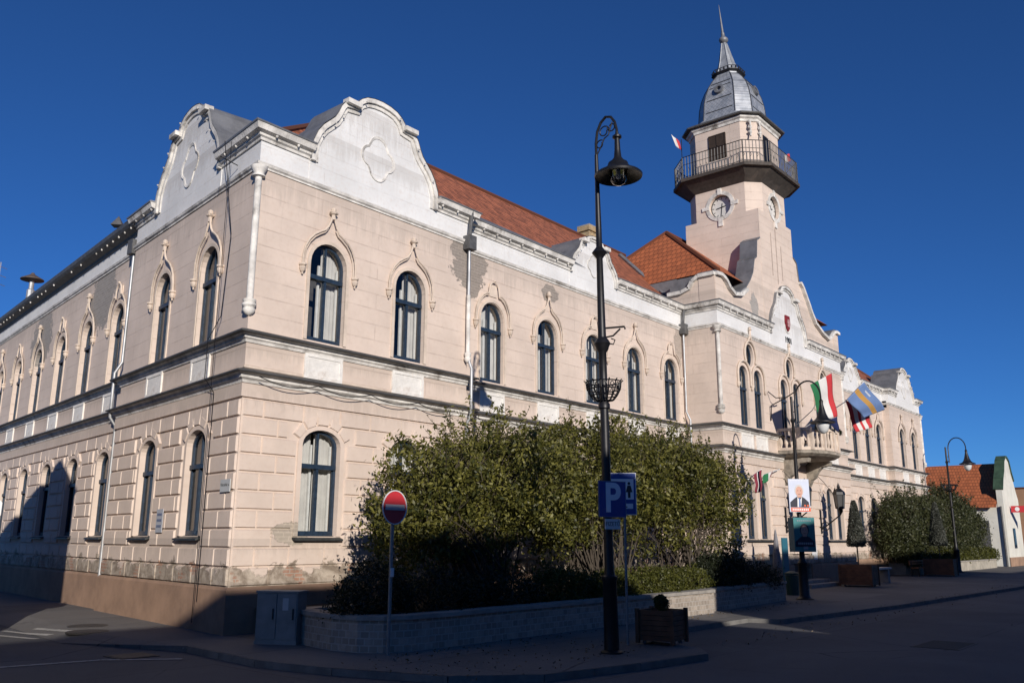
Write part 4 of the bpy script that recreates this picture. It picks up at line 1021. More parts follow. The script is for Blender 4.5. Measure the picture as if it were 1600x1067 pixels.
# tower room openings
mb = MB(); x = TX-h+.07; mb.box(x-.03, x+.05, TY-.42, TY+.45, 19.85, 21.12)
for yy in (TY-.42, TY+.01, TY+.42): mb.box(x-.05, x+.0, yy-.02, yy+.04, 19.85, 21.12)
for zz in (19.85, 20.5, 21.09): mb.box(x-.05, x, TY-.42, TY+.45, zz, zz+.05)
mb.build('shutter', simple('shutter_brown', (.035, .022, .015), .8), TH)
mb = MB(); y = TY-h+.07; mb.box(26.55, 27.15, y-.03, y+.05, ZB1, 21.0); mb.box(26.85, 26.89, y-.05, y, ZB1, 21.0); mb.build('balcony_door', m_black, TH)
# carved ornaments at the chamfer, like small crests
mb = MB()
for (px_, py_) in ((TX-h+.30, TY-h+.30), (TX-h+.75, TY-h+.02)):
    for z in (21.4, 21.1, 20.85): mb.lathe([(0, -.1), (.09, -.04), (.10, .05), (0, .1)], (px_-.03, py_-.03, z), 7)
    mb.tube([(px_, py_-.02, 21.5), (px_-.12, py_-.1, 21.2), (px_, py_-.05, 20.9), (px_-.1, py_-.08, 20.6)], .04, 6)
mb.build('corner_ornament', m_wtrim, TH)
mb = MB(); mb.loft([octv(h-.12, .62, 21.42), octv(h-.03, .62, 21.46), octv(h-.02, .62, 21.58), octv(h+.05, .63, 21.64), octv(h+.07, .63, 21.72), octv(h-.2, .6, 21.74)], cap=False); mb.build('tower_cornice', m_wtrim, TH)
mb = MB(); mb.loft([octv(h-.1, .6, 21.74), octv(h+.22, .68, 21.76), octv(h+.24, .68, 21.82), octv(h+.05, .66, 21.94), octv(h-.2, .6, 21.96)], cap=True); mb.build('tower_eave', m_pipebox, TH)
# dome and spire (the finial leans slightly)
lean = lambda z: (-.30*max(0, (z-24.2)/5.0)**1.0*.8, .30*max(0, (z-24.2)/5.0)*.9)
def oz(h_, z, k=.33): lx, ly = lean(z); return octv(h_, h_*k, z, TX+lx, TY+ly)
def slate():
    m, nt, p = newmat('dome_slate'); g = N(nt); o = g.obj(); s = g.sep(o)
    d1 = g.math('ADD', g.math('ADD', s[0], s[1]), s[2]); d2 = g.math('SUBTRACT', g.math('ADD', s[0], s[1]), s[2])
    f1 = g.math('FRACT', g.math('MULTIPLY', d1, 5.0)); f2 = g.math('FRACT', g.math('MULTIPLY', d2, 5.0))
    ln = g.math('MAXIMUM', g.ss(f1, .86, .96), g.ss(f2, .86, .96))
    fz = g.math('FRACT', g.math('MULTIPLY', s[2], 1.0/0.62)); 
    c = g.mix(g.ss(g.noise(o, 3, 5), .35, .65), (.26, .285, .32), (.40, .42, .45)); c = g.mix(g.math('MULTIPLY', ln, .6), c, (.07, .075, .085))
    g.l(c, p.inputs['Base Color']); p.inputs['Roughness'].default_value = .45; p.inputs['Metallic'].default_value = .25
    g.l(g.bump(ln, -.5, .02), p.inputs['Normal']); return m
DP = [(22.28, 1.46), (22.7, 1.42), (23.2, 1.38), (23.7, 1.28), (24.15, 1.12), (24.5, .92), (24.75, .74), (24.92, .60)]
dz = lambda r_, z_: oz(r_, z_, .42)
mb = MB(); mb.loft([octv(h+.05, .66, 21.93), dz(1.66, 22.08)] + [dz(r_, z_) for z_, r_ in DP] + [dz(.60, 25.02)], cap=True)
mb.build('dome', slate(), TH, recalc=True)
mb = MB()
for z_, r_ in ((22.62, 1.43), (23.28, 1.37), (24.02, 1.17), (24.28, 1.06)):
    o_ = dz(r_, z_)
    for i in (1, 3, 5, 7):
        p, q = Vector(o_[(i-1) % 8]), Vector(o_[i]); 
        if (q-p).length < r_*.9: p, q = Vector(o_[i]), Vector(o_[(i+1) % 8])
        mb.tube([p.lerp(q, .08), p.lerp(q, .92)], .024, 5)
for i in range(8): mb.tube([dz(r_, z_)[i] for z_, r_ in DP], .028, 5)
mb.build('dome_ribs', simple('dome_lead', (.06, .065, .075), .5, .3), TH)
for (dx, dy) in ((-1, 0), (0, -1)):
    mb = MB(); c = Vector((TX+dx*1.26+lean(23.75)[0], TY+dy*1.26, 23.78)); a = Vector((dx, dy, .25)).normalized()
    x_ = a.cross(Vector((0, 0, 1))).normalized(); y_ = x_.cross(a); R0, R1 = .25, .14; n = 20
    P0 = [c-a*.25+(x_*cos(2*pi*k/n)+y_*sin(2*pi*k/n))*R0 for k in range(n)]; P1 = [c+a*.13+(x_*cos(2*pi*k/n)+y_*sin(2*pi*k/n))*R0 for k in range(n)]
    P2 = [c+a*.13+(x_*cos(2*pi*k/n)+y_*sin(2*pi*k/n))*R1 for k in range(n)]; P3 = [c-a*.05+(x_*cos(2*pi*k/n)+y_*sin(2*pi*k/n))*R1 for k in range(n)]
    mb.loft([P0, P1, P2, P3], cap=False); oc = mb.build('dome_oculus', m_zinc, TH, smooth=True)
    mb = MB(); mb.add(P3, [tuple(range(n))]); mb.build('oculus_void', m_black, oc)
mb = MB()
mb.loft([dz(.66, 25.00), dz(.74, 25.05), dz(.74, 25.08), dz(.5, 25.10)], cap=True)
for i in range(8):
    p, q = Vector(dz(.72, 25.06)[i]), Vector(dz(.72, 25.06)[(i+1) % 8]); n_ = max(1, int((q-p).length/.17))
    for k in range(n_):
        c = p.lerp(q, (k+.5)/n_); mb.lathe([(.02, 0), (.055, .08), (.02, .16)], (c.x, c.y, 25.07), 5)
    mb.tube([p+Vector((0, 0, .18)), q+Vector((0, 0, .18))], .018, 5)
mb.build('spire_crown', simple('crown_dark', (.03, .032, .038), .5, .3), TH)
mb = MB(); SP = ((.56, 25.10), (.45, 25.35), (.33, 25.8), (.23, 26.3), (.15, 26.75), (.11, 26.92)); mb.loft([dz(r_, z_) for r_, z_ in SP], cap=True)
for i in range(8): mb.tube([dz(r_+.01, z_)[i] for r_, z_ in SP], .018, 4)
mb.build('spire', m_zincl, TH)
mb = MB(); mb.lathe([(.12, 26.85), (.10, 26.93), (.19, 27.0), (.235, 27.08), (.24, 27.13), (.20, 27.22), (.12, 27.28), (.09, 27.4), (.10, 27.5), (.07, 27.52), (.055, 27.9), (.03, 28.6), (.012, 29.15), (0, 29.2)], (TX, TY, 0), 14, lean=lean); mb.build('finial', m_zinc, TH, smooth=True)

# leaf helpers
def leaf_mesh(name, pts, nrm, size, mat, asp=2.2, fold=.0):
    q_ = np.floor(np.asarray(pts)/(size*3.2)).astype(int); tint = ((q_[:, 0]*73+q_[:, 1]*151+q_[:, 2]*283) % 97)/97.0
    n = len(pts); pts = np.asarray(pts); d = rng.normal(size=(n, 3)); d += nrm*.4; d /= np.linalg.norm(d, axis=1)[:, None]
    a = np.cross(d, rng.normal(size=(n, 3))); a /= np.linalg.norm(a, axis=1)[:, None]; b = np.cross(d, a)
    s = size*rng.uniform(.5, 1.45, n)[:, None]
    V = np.empty((n, 4, 3)); V[:, 0] = pts-a*s*.5; V[:, 1] = pts+b*s*.5/asp+d*s*.06; V[:, 2] = pts+a*s*.5; V[:, 3] = pts-b*s*.5/asp+d*s*.06
    me = bpy.data.meshes.new(name); me.vertices.add(4*n); me.vertices.foreach_set('co', V.reshape(-1))
    me.loops.add(4*n); me.loops.foreach_set('vertex_index', np.arange(4*n, dtype=np.int32)); me.polygons.add(n)
    me.polygons.foreach_set('loop_start', np.arange(0, 4*n, 4, dtype=np.int32)); me.polygons.foreach_set('loop_total', np.full(n, 4, dtype=np.int32))
    me.materials.append(mat); me.update(calc_edges=True)
    at = me.attributes.new('leafrand', 'FLOAT', 'FACE'); at.data.foreach_set('value', np.clip(.10+tint*.62+rng.normal(0, .17, n), 0, 1).astype(np.float32))
    return me
def clump_cloud(centre, rad, nclump, per, csize, zcut=None, shell=.55, flat_=1.0, seed=None):
    """leaf positions in clumps spread through an uneven ellipsoid"""
    centre = np.array(centre); rad = np.array(rad); P = []; Nn = []
    lump = rng.normal(size=(14, 3)); lump /= np.linalg.norm(lump, axis=1)[:, None]; amp = rng.uniform(-.30, .26, 14)
    for _ in range(nclump):
        d = rng.normal(size=3); d /= np.linalg.norm(d)
        k = 1+np.sum(amp*np.maximum(0, lump@d)**6)
        r = rng.uniform(shell, 1.0)**.8*k
        c = centre+d*rad*r
        if zcut is not None and c[2] < zcut: c[2] = zcut+rng.uniform(0, .5)
        s_ = csize*rng.uniform(.5, 1.3); m = int(per*rng.uniform(.4, 1.5))
        q = rng.normal(size=(m, 3))*s_*np.array([1, 1, .8]); P.append(c+q); Nn.append(np.tile(d, (m, 1)))
    return np.concatenate(P), np.concatenate(Nn)
# stone balcony over the door ----------------------------------------
bp = [(25.85, -1.18), (25.85, -2.15), (26.15, -2.55), (26.8, -2.85), (27.6, -2.95), (28.4, -2.85), (29.05, -2.55), (29.35, -2.15), (29.35, -1.18)]
mb = MB()
def grow(pts, g_, cx=27.6, cy=-1.18): return [(cx+(x-cx)*(1+g_), cy+(y-cy)*(1+g_)) for x, y in pts]
mb.loft([[(x, y, 5.42) for x, y in grow(bp, -.22)], [(x, y, 5.50) for x, y in grow(bp, -.05)], [(x, y, 5.60) for x, y in grow(bp, .05)], [(x, y, 5.72) for x, y in grow(bp, .05)], [(x, y, 5.74) for x, y in bp]], cap=True)
ba = mb.build('stone_balcony', m_stain, TH)
mb = MB(); 
for i in range(len(bp)-1):
    p, q = Vector(bp[i]), Vector(bp[i+1]); d = (q-p); L = d.length; d /= L; nn = Vector((d.y, -d.x))
    for (z0, z1, w_) in ((5.74, 5.86, .10), (6.58, 6.70, .12)): mb.obox((p.x-nn.x*w_/1-d.x*.04, p.y-nn.y*w_-d.y*.04, z0), (d.x*(L+.08), d.y*(L+.08), 0), (nn.x*w_*1.6, nn.y*w_*1.6, 0), (0, 0, z1-z0))
    k_ = max(2, round(L/.24))
    for j in range(k_):
        c = p+d*L*(j+.5)/k_-nn*.02; mb.lathe([(.05, 5.86), (.045, 5.92), (.085, 6.05), (.08, 6.15), (.045, 6.32), (.04, 6.42), (.065, 6.5), (.065, 6.58)], (c.x, c.y, 0), 8)
    mb.obox((p.x-.09, p.y-.09, 5.742), (.18, 0, 0), (0, .18, 0), (0, 0, .955))
mb.build('balustrade', m_trim, ba)
for x in (26.35, 28.85):
    mb = MB(); br = [(-1.19, 5.42), (-2.35, 5.42), (-2.3, 5.25), (-1.95, 5.2), (-1.75, 5.0), (-1.6, 4.72), (-1.45, 4.62), (-1.32, 4.35), (-1.19, 4.25)]
    mb.prism(br, lambda a, b, d: (x+d, a, b), -.16, .16); mb.build('bracket', m_stain, ba)
for x, y in ((26.5, -2.80), (28.75, -2.80)):
    P, Nn = clump_cloud((0, 0, 0), (.30, .10, .16), 60, 22, .05, None, .4); o = bpy.data.objects.new('balcony_flowers', leaf_mesh('balcony_flowers', P, Nn, .07, m_dark)); COL.objects.link(o); o.location = (x, y, 6.72)
    tag(o, 'dark dried flower box plants on the %s of the stone balcony rail' % ('left corner' if x < 27 else 'right corner'), 'flower box', 'flower boxes on the stone balcony')
# lanterns beside the door, street name plate, notices
def wall_lantern(x, z, lab):
    r = empty('wall_lantern', lab, 'lantern', (x, -1.24, z), 0, 'wrought iron lanterns beside the town hall door')
    mb = MB(); mb.tube([(0, 0, -.55), (0, -.1, -.5), (0, -.55, -.2), (0, -.85, .0), (0, -.95, .15), (0, -.85, .28)], .025, 6)
    mb.tube([(0, -.03+.16*cos(t)*-1-.16, -.42+.16*sin(t)) for t in [k*.5 for k in range(13)]], .02, 5)
    mb.tube([(0, 0, 1.5), (0, -.25, 1.25), (0, -.8, .55)], .012, 5); mb.tube([(0, 0, .9), (0, -.3, .3), (0, -.5, -.15)], .012, 5)
    mb.box(-.05, .05, -.03, .03, -.7, .2); mb.build('bracket', m_black, r)
    mb = MB(); mb.lathe([(.06, .22), (.17, .30), (.22, .75), (.20, .76)], (0, -.85, 0), 6); g_ = mb.build('lamp_glass', m_lglass, r)
    mb = MB(); mb.lathe([(.26, .75), (.24, .85), (.10, .98), (.05, 1.0), (.07, 1.05), (0, 1.22)], (0, -.85, 0), 6); mb.lathe([(0, -.02), (.05, .05), (.10, .2), (.19, .24), (.19, .29)], (0, -.85, 0), 6)
    for k in range(6):
        a = k*pi/3; mb.tube([(.175*cos(a), -.85+.175*sin(a), .28), (.225*cos(a), -.85+.225*sin(a), .76)], .014, 4)
    mb.build('lamp_cage', m_black, r)
    r.scale = (1.2, 1.1, 1.2)
wall_lantern(26.0, 3.1, 'wrought iron lantern left of the town hall door, partly behind the posters')
wall_lantern(30.0, 3.1, 'wrought iron lantern right of the town hall door, near the conical topiary')
pl_ = MB(); pl_.box(-.27, .27, -.02, 0, -.15, .15)
np_ = pl_.build('street_name_plate', flat('plate_grey', (.50, .51, .50))); np_.location = LP.P(-.32, .075, 3.05); np_.rotation_euler = (0, 0, LP.rot); tag(np_, 'small grey street name plate on the corner of the side wall', 'name plate')
np_.scale = (.9, 1, .9)
text('Városház u.', .105, m_ink, (0, -.022, .02), (pi/2, 0, 0), np_, 'lettering', .001)
mb = MB(); mb.box(-.2, .2, -.015, 0, -.28, .28); o_ = mb.build('wall_notice', flat('notice_grey', (.42, .43, .46))); o_.location = LP.P(-3.95, .075, 2.35); o_.rotation_euler = (0, 0, LP.rot); tag(o_, 'grey paper notice on the side wall between two ground floor windows', 'notice')
mb = MB(); 
for k in range(3): mb.box(-.15, .15, -.02, -.016, .12-k*.14, .18-k*.14)
mb.build('notice_print', flat('notice_print', (.15, .17, .25)), o_)
mb = MB(); mb.box(-.28, .28, -.015, 0, -.4, .1); mb.box(-.12, .3, -.025, -.016, -.6, -.15); o_ = mb.build('wall_notice', flat('notice_white', (.66, .67, .68))); o_.location = FC.P(28.95, .06, 1.7); tag(o_, 'torn white notices stuck on the wall right of the town hall door', 'notice')

# iron bracket on the wall above the balcony (left)
mb = MB(); mb.tube([FC.P(25.15, .05, 7.0), FC.P(25.15, .10, 7.65), FC.P(25.25, .75, 7.95), FC.P(25.3, 1.1, 8.15)], .028, 6); mb.tube([FC.P(25.0, .05, 8.25), FC.P(25.1, .35, 7.95), FC.P(25.25, .75, 7.95)], .022, 5); mb.build('flag_bracket', m_black, TH)
# ------------------------------------------------------------------ siren and small things on the roof
r = empty('siren', 'mushroom shaped warning siren on a short mast above the side wing roof', 'siren', (3.2, 21.6, 11.75))
mb = MB(); mb.lathe([(.16, 0), (.16, .35), (.10, .4), (.10, .8)], (0, 0, 0), 10); mb.build('mast', m_pipe, r)
mb = MB(); mb.lathe([(.20, .76), (.46, .80), (.45, .84), (.24, .96), (.10, 1.04), (.05, 1.12), (0, 1.13)], (0, 0, 0), 18); mb.build('cap', simple('siren_rust', (.10, .075, .06)), r)
mb = MB(); mb.tube([(2.9, 24.6, 12), (2.9, 24.6, 13.9)], .025, 5)
for z in (12.9, 13.3, 13.7): mb.tube([(2.55, 24.4, z), (3.25, 24.8, z)], .012, 4)
tag(mb.build('aerial', m_pipe), 'thin television aerial on the side wing roof left of the siren', 'aerial')
mb = MB(); mb.lathe([(.05, 0), (.25, .0), (0, .35)], (1.45, 10.2, 11.75), 4); tag(mb.build('roof_vent', m_pipebox), 'small pointed metal vent above the side wing eaves', 'vent')

# ------------------------------------------------------------------ vegetation
def stems(mb, base, tops, r0=.045, n=10, spread=.75, z0=.55):
    for t in tops:
        b = Vector((base[0]+random.uniform(-spread, spread), base[1]+random.uniform(-spread, spread), z0)); t = Vector(t)
        mid = b.lerp(t, .45)+Vector((random.uniform(-.15, .15), random.uniform(-.15, .15), .25)); q = b.lerp(t, .75)+Vector((random.uniform(-.15, .15), random.uniform(-.15, .15), .1))
        mb.tube([b, b.lerp(mid, .5)+Vector((random.uniform(-.05, .05),)*3), mid, q, t], [r0, r0*.85, r0*.65, r0*.42, r0*.18], 5, cap=False)
        for _ in range(3):
            e = mid.lerp(t, random.uniform(.1, .8)); mb.tube([e, e+Vector((random.uniform(-.5, .5), random.uniform(-.5, .5), random.uniform(.2, .6)))], [r0*.3, r0*.1], 4, cap=False)
def shrub(name, label, cat, base, blobs, lsize, mat, nstem, group=None, r0=.045, twig=True, z0=.55):
    r = empty(name, label, cat, (base[0], base[1], z0), 0, group); off = np.array([base[0], base[1], z0])
    P, Nn = [], []; tops = []
    for (c, rad, ncl, per, cs, zc) in blobs:
        a, b = clump_cloud(c, rad, ncl, per, cs, zc); P.append(a); Nn.append(b)
        for _ in range(nstem//len(blobs) if ncl > 65 else 2):
            d = Vector(rng.normal(size=3)).normalized(); tops.append((c[0]+d.x*rad[0]*.8, c[1]+d.y*rad[1]*.8, max(z0+.8, c[2]+abs(d.z)*rad[2]*.85)))
    mb2 = MB(); mbs = MB()
    for (c, rad, ncl, per, cs, zc) in blobs[:-1]:
        for _ in range(34):
            d = rng.normal(size=3); d[2] = abs(d[2])*1.2+.15; d /= np.linalg.norm(d); a0 = np.array(c)+d*np.array(rad)*.85
            d2 = d*.6+np.array([0, 0, .7])+rng.normal(size=3)*.25; L = rng.uniform(.3, .75)*rad[2]/1.5; m = 26
            t = rng.uniform(.1, 1, m)[:, None]; P.append(a0+d2*L*t+rng.normal(size=(m, 3))*.045); Nn.append(np.tile(d, (m, 1)))
            mb2.tube([tuple(a0-d*.35*np.array(rad)), tuple(a0), tuple(a0+d2*L)], [.014, .010, .004], 4, cap=False)
    P = np.concatenate(P)-off; Nn = np.concatenate(Nn)
    o = bpy.data.objects.new('foliage', leaf_mesh('foliage', P, Nn, lsize, mat)); COL.objects.link(o); o.parent = r
    mb = mb2; stems(mb, base, tops, r0, z0=z0-.05); s_ = mb.build('stems', m_bark, r, smooth=False); s_.location = (-base[0], -base[1], -z0)
    return r
G_ = 'evergreen shrubs in the brick planter'
shrub('laurel_shrub', 'large evergreen shrub behind the brick planter, left of the three, nearest the street corner', 'shrub', (5.0, -2.7),
      [((5.2, -2.7, 3.45), (1.9, 1.6, 1.35), 330, 44, .17, 1.9), ((3.3, -2.9, 2.95), (1.35, 1.35, 1.1), 200, 42, .16, 1.6), ((6.9, -2.7, 3.35), (1.5, 1.5, 1.45), 230, 42, .16, 1.8), ((3.6, -2.8, 2.3), (2.2, 1.2, .9), 170, 36, .16, 1.2), ((2.6, -2.8, 1.8), (1.0, 1.0, 1.0), 80, 30, .15, .9), ((5.6, -3.0, 1.9), (2.6, 1.1, .8), 60, 22, .17, 1.0)], .105, m_leaf, 110, G_, .026)
shrub('laurel_shrub', 'large evergreen shrub in the middle of the brick planter, behind the parking sign', 'shrub', (9.8, -2.6),
      [((9.2, -2.7, 3.65), (1.9, 1.6, 1.5), 330, 44, .17, 1.9), ((11.0, -2.6, 3.55), (1.5, 1.5, 1.45), 240, 42, .17, 2.0), ((8.2, -2.6, 2.8), (1.3, 1.3, 1.1), 140, 36, .16, 1.6), ((10, -2.7, 2.3), (2.2, 1.1, .8), 70, 24, .16, 1.3)], .11, m_leaf, 100, G_, .026)
shrub('laurel_shrub', 'large evergreen shrub at the right of the planter, its branches thin towards the balcony', 'shrub', (14.4, -2.6),
      [((12.9, -2.7, 3.75), (1.8, 1.6, 1.45), 300, 44, .17, 2.0), ((14.8, -2.7, 3.7), (1.6, 1.5, 1.5), 250, 42, .17, 1.9), ((16.2, -2.8, 3.3), (1.5, 1.3, 1.25), 190, 40, .17, 1.7), ((15.2, -2.8, 2.2), (2.2, 1.1, .9), 90, 28, .16, 1.3), ((12.6, -2.7, 2.2), (1.9, 1.1, .7), 70, 26, .16, 1.3), ((16.6, -2.8, 1.9), (.9, 1.0, .7), 30, 26, .16, 1.2)], .11, m_leaf, 90, G_, .026)
shrub('laurel_shrub', 'big evergreen shrub before the far end of the town hall, beside the tiled white house', 'shrub', (50, -.2),
      [((42.8, -.9, 2.7), (2.7, 1.1, 1.7), 300, 40, .23, 1.2), ((47.8, -.4, 3.2), (4.2, 1.6, 2.0), 560, 44, .25, 1.4), ((55.5, -.1, 3.5), (5.0, 1.8, 2.1), 640, 44, .25, 1.2), ((61.5, -.1, 2.8), (3.6, 1.2, 1.7), 300, 40, .25, 1.1), ((51, -.4, 1.7), (11, 1.0, .8), 220, 30, .25, 1.0)], .15, m_leaf2, 60, None, .07)
def hedge(name, label, cat, lumps, lsize, mat, z0=.5, grp=None, csz=.09, shell=.75):
    P, Nn = [], []
    for (c, rad, ncl, per) in lumps:
        a, b = clump_cloud(c, rad, ncl, per, csz, z0, shell); P.append(a); Nn.append(b)
    c0 = lumps[0][0]; off = np.array([c0[0], c0[1], z0]); P = np.concatenate(P)-off
    r = empty(name, label, cat, tuple(off), 0, grp)
    o = bpy.data.objects.new('foliage', leaf_mesh('foliage', P, np.concatenate(Nn), lsize, mat)); COL.objects.link(o); o.parent = r
    mb = MB()
    for (c, rad, _, _) in lumps:
        for k in range(10):
            a = random.uniform(0, 2*pi); mb.tube([(c[0]-off[0], c[1]-off[1], -.05), (c[0]-off[0]+cos(a)*rad[0]*.7, c[1]-off[1]+sin(a)*rad[1]*.7, max(.15, c[2]-z0+rad[2]*.3))], [.02, .006], 4, cap=False)
    mb.build('stems', m_bark, r); return r
hedge('juniper_bush', 'low dark juniper spilling over the curved left end of the brick planter', 'bush', [((.75, -3.75, .85), (.85, .75, .62), 330, 34), ((2.3, -3.9, .80), (1.1, .7, .48), 260, 32), ((4.1, -3.95, .78), (1.2, .65, .42), 240, 32)], .06, m_dark)
hedge('low_hedge', 'low yellow green hedge along the planter coping behind the parking sign', 'hedge', [((6.3, -4.1, .80), (1.3, .55, .42), 260, 32), ((8.2, -4.1, .80), (1.3, .55, .40), 260, 32), ((10.2, -4.1, .80), (1.4, .55, .42), 280, 32), ((12.0, -4.1, .80), (1.2, .5, .42), 240, 32)], .065, m_hedge)
hedge('juniper_bush', 'dark rounded juniper mound at the right end of the planter, before the parasol', 'bush', [((14.9, -3.6, .75), (1.9, .95, .95), 900, 40), ((16.7, -3.7, .65), (1.2, .8, .6), 320, 34)], .065, m_dark, csz=.08, shell=.55)
hedge('low_hedge', 'low green hedge under the far evergreen, above the pale block wall', 'hedge', [((45.5+2.8*i, -.75, .95), (1.9, .5, .55), 190, 26) for i in range(8)], .12, m_hedge, csz=.13)

pts = []
for _ in range(900):
    t = rng.uniform(0, 1); k = rng.integers(0, 3)
    if k == 0: x, y, z = rng.uniform(-.6, 18), -4.9-abs(rng.normal(0, .35)), .008
    elif k == 1: x, y, z = rng.uniform(-1.2, 4.5), rng.uniform(-8, -5), .008
    else: x, y, z = rng.uniform(6, 35), -7.2-abs(rng.normal(0, .5))-(.02*rng.uniform(6, 35)), KROAD+.012
    pts.append((x, y, z if not (k == 2 and y > -8.0 and x > 12) else .012))
o = bpy.data.objects.new('fallen_leaves', leaf_mesh('fallen_leaves', np.array(pts), np.tile((0., 0., 3.), (len(pts), 1)), .055, leafmat('dry_leaves', (.09, .06, .03), (.22, .15, .07), .05))); COL.objects.link(o); o['kind'] = 'stuff'
tag(o, 'dry fallen leaves scattered along the planter foot and the kerb', 'leaves')
# planters (retaining walls) ----------------------------------------
def retaining(name, label, path, h_, mat, thick=.3, cop=.08, closed=False):
    r = empty(name, label, 'planter wall', (path[0][0], path[0][1], 0)); o = (-path[0][0], -path[0][1], 0)
    mb = MB(); sweep(mb, [(0, -.05), (0, h_-cop), (-thick, h_-cop), (-thick, -.05)], path); a = mb.build('wall', mat, r); a.location = o
    mb = MB(); sweep(mb, [(.045, h_-cop+.003), (.045, h_), (-thick-.03, h_), (-thick-.03, h_-cop+.003)], path); a = mb.build('coping', m_slab, r); a.location = o
    return r
pw = [(.35, -1.35), (.0, -2.9), (-.12, -3.6), (-.02, -4.2), (.25, -4.58), (.75, -4.76), (1.67, -4.82), (6.5, -4.86), (12.05, -4.88), (12.12, -4.66), (18.35, -4.28), (18.45, -3.2), (18.2, -1.9)]
retaining('planter_wall', 'long low brick planter wall with stone coping, curved at its left end', pw, .62, m_planterwall)
sheet('soil', [(x, y) for x, y in [(.5, -1.3), (.25, -3.6), (.55, -4.4), (6.5, -4.6), (12, -4.6), (18.1, -4.0), (18.0, -1.9), (17, .3), (.6, -.1)]][::-1], .50, m_soil)
pw2 = [(44.0, .2), (44.2, -.7), (45.0, -1.15), (50, -1.25), (58, -1.35), (65, -1.3), (66.2, -.9)]
retaining('planter_wall', 'pale concrete block planter wall under the far evergreen shrub', pw2, .66, m_concrete)
sheet('soil', [(44.3, .3), (44.4, -.6), (45.1, -.95), (58, -1.15), (64.8, -1.1), (66, .3)][::-1], .55, m_soil)
# bench of dark wood slab at the left end of planter
r = empty('stone_ledge', 'short stone slab ledge between the planter and the town hall corner', 'ledge', (.75, -1.2, 0))
mb = MB(); mb.box(-.15, 1.7, -.30, .10, .48, .55); mb.build('slab', m_slab, r); mb = MB(); mb.box(.15, 1.55, -.22, .05, 0, .48); mb.build('support', m_planterwall, r)

# ------------------------------------------------------------------ lamps
def scroll(c, r, a0, a1, n=14, ax=(0, -1, 0)):
    return [(c[0]+ax[0]*r*cos(a0+(a1-a0)*k/n)*(1-.5*k/n), c[1]+ax[1]*r*cos(a0+(a1-a0)*k/n)*(1-.5*k/n), c[2]+r*sin(a0+(a1-a0)*k/n)*(1-.5*k/n)) for k in range(n+1)]
r = empty('street_lamp', 'tall black iron lamp with wide round shade, standing beside the blue parking sign', 'street lamp', (2.94, -7.57, 0))
mb = MB(); mb.lathe([(.20, 0), (.20, .03), (.135, .06), (.125, 1.25), (.14, 1.27), (.14, 1.33), (.10, 1.36), (.085, 1.5), (.08, 4.4), (.11, 4.42), (.11, 4.5), (.075, 4.55), (.075, 5.5), (.11, 5.55), (.13, 5.62), (.16, 5.68), (.13, 5.74), (.08, 5.8), (.075, 6.1), (.062, 7.4), (.09, 7.44), (.15, 7.52), (.09, 7.6), (.06, 7.64), (.058, 8.1), (.04, 9.3), (.035, 9.6)], (0, 0, 0), 14); mb.build('pole', m_black, r, smooth=True)
mb = MB(); arc = [(0, 0, 9.5), (0, 0, 9.85), (0, -.04, 10.1), (0, -.13, 10.27), (0, -.25, 10.36), (0, -.37, 10.32), (0, -.46, 10.18), (0, -.50, 10.0), (0, -.50, 9.85)]
mb.tube(arc, .028, 8); mb.tube(scroll((0, -.2, 10.05), .13, 0, 6.5), .014, 5); mb.tube(scroll((0, -.38, 10.1), .10, 3, 9), .014, 5); mb.tube(scroll((0, -.1, 9.8), .10, 1, 7), .014, 5); mb.tube([(0, -.02, 9.6), (0, -.12, 9.75), (0, -.2, 9.9), (0, -.3, 9.95), (0, -.4, 10.2)], .014, 5)
mb.build('arm', m_black, r)
mb = MB(); hd = (0, -.50, 0)
mb.lathe([(.03, 9.95), (.035, 9.9), (.09, 9.86), (.09, 9.82), (.05, 9.80), (.06, 9.55), (.075, 9.40), (.13, 9.32), (.19, 9.28), (.21, 9.22), (.25, 9.16), (.44, 9.05), (.47, 9.02), (.46, 8.98), (.25, 9.06), (.17, 9.10), (.02, 9.12)], hd, 28); mb.build('lamp_shade', m_black, r, smooth=True)
mb = MB(); mb.lathe([(.17, 9.08), (.175, 9.0), (.16, 8.92), (.12, 8.85), (.06, 8.81), (0, 8.80)], hd, 20); mb.build('lamp_glass', m_glass, r, smooth=True)
mb = MB(); mb.lathe([(.03, 9.11), (.05, 9.05), (.055, 8.97), (0, 8.93)], hd, 10); mb.build('bulb', m_globe, r)
mb = MB()   # flower basket ring
for (z, R) in ((4.92, .33), (4.78, .31), (4.66, .24)): mb.tube([(R*cos(2*pi*k/28), R*sin(2*pi*k/28), z) for k in range(29)], .014, 5)
for k in range(14):
    a = 2*pi*k/14; c, s_ = cos(a), sin(a); mb.tube([(.09*c, .09*s_, 4.56), (.18*c, .18*s_, 4.57), (.25*c, .25*s_, 4.66), (.31*c, .31*s_, 4.78), (.33*c, .33*s_, 4.92), (.37*c, .37*s_, 4.95)], .013, 5)
    a2 = a+.22; c2, s2 = cos(a2), sin(a2); mb.tube([(.32*c2+.035*cos(t)*s2*-1, .32*s2+.035*cos(t)*c2, 4.85+.045*sin(t)) for t in [q*.7 for q in range(10)]], .010, 4)
mb.build('flower_basket', m_black, r)
mb = MB(); mb.tube([(0, 0, 5.98), (.4, -.25, 6.05), (.42, -.26, 6.0)], .02, 6); mb.tube([(.04, 0, 5.8), (.2, -.12, 5.85), (.33, -.2, 6.0)], .018, 5); mb.tube([(.05+.0, 0, 5.7), (.2, -.12, 5.68), (.23, -.14, 5.77), (.16, -.1, 5.79)], .014, 5); mb.build('bracket', m_black, r)
r.rotation_euler = (radians(-.25), radians(-.8), 0); r.scale = (1, 1, .982)
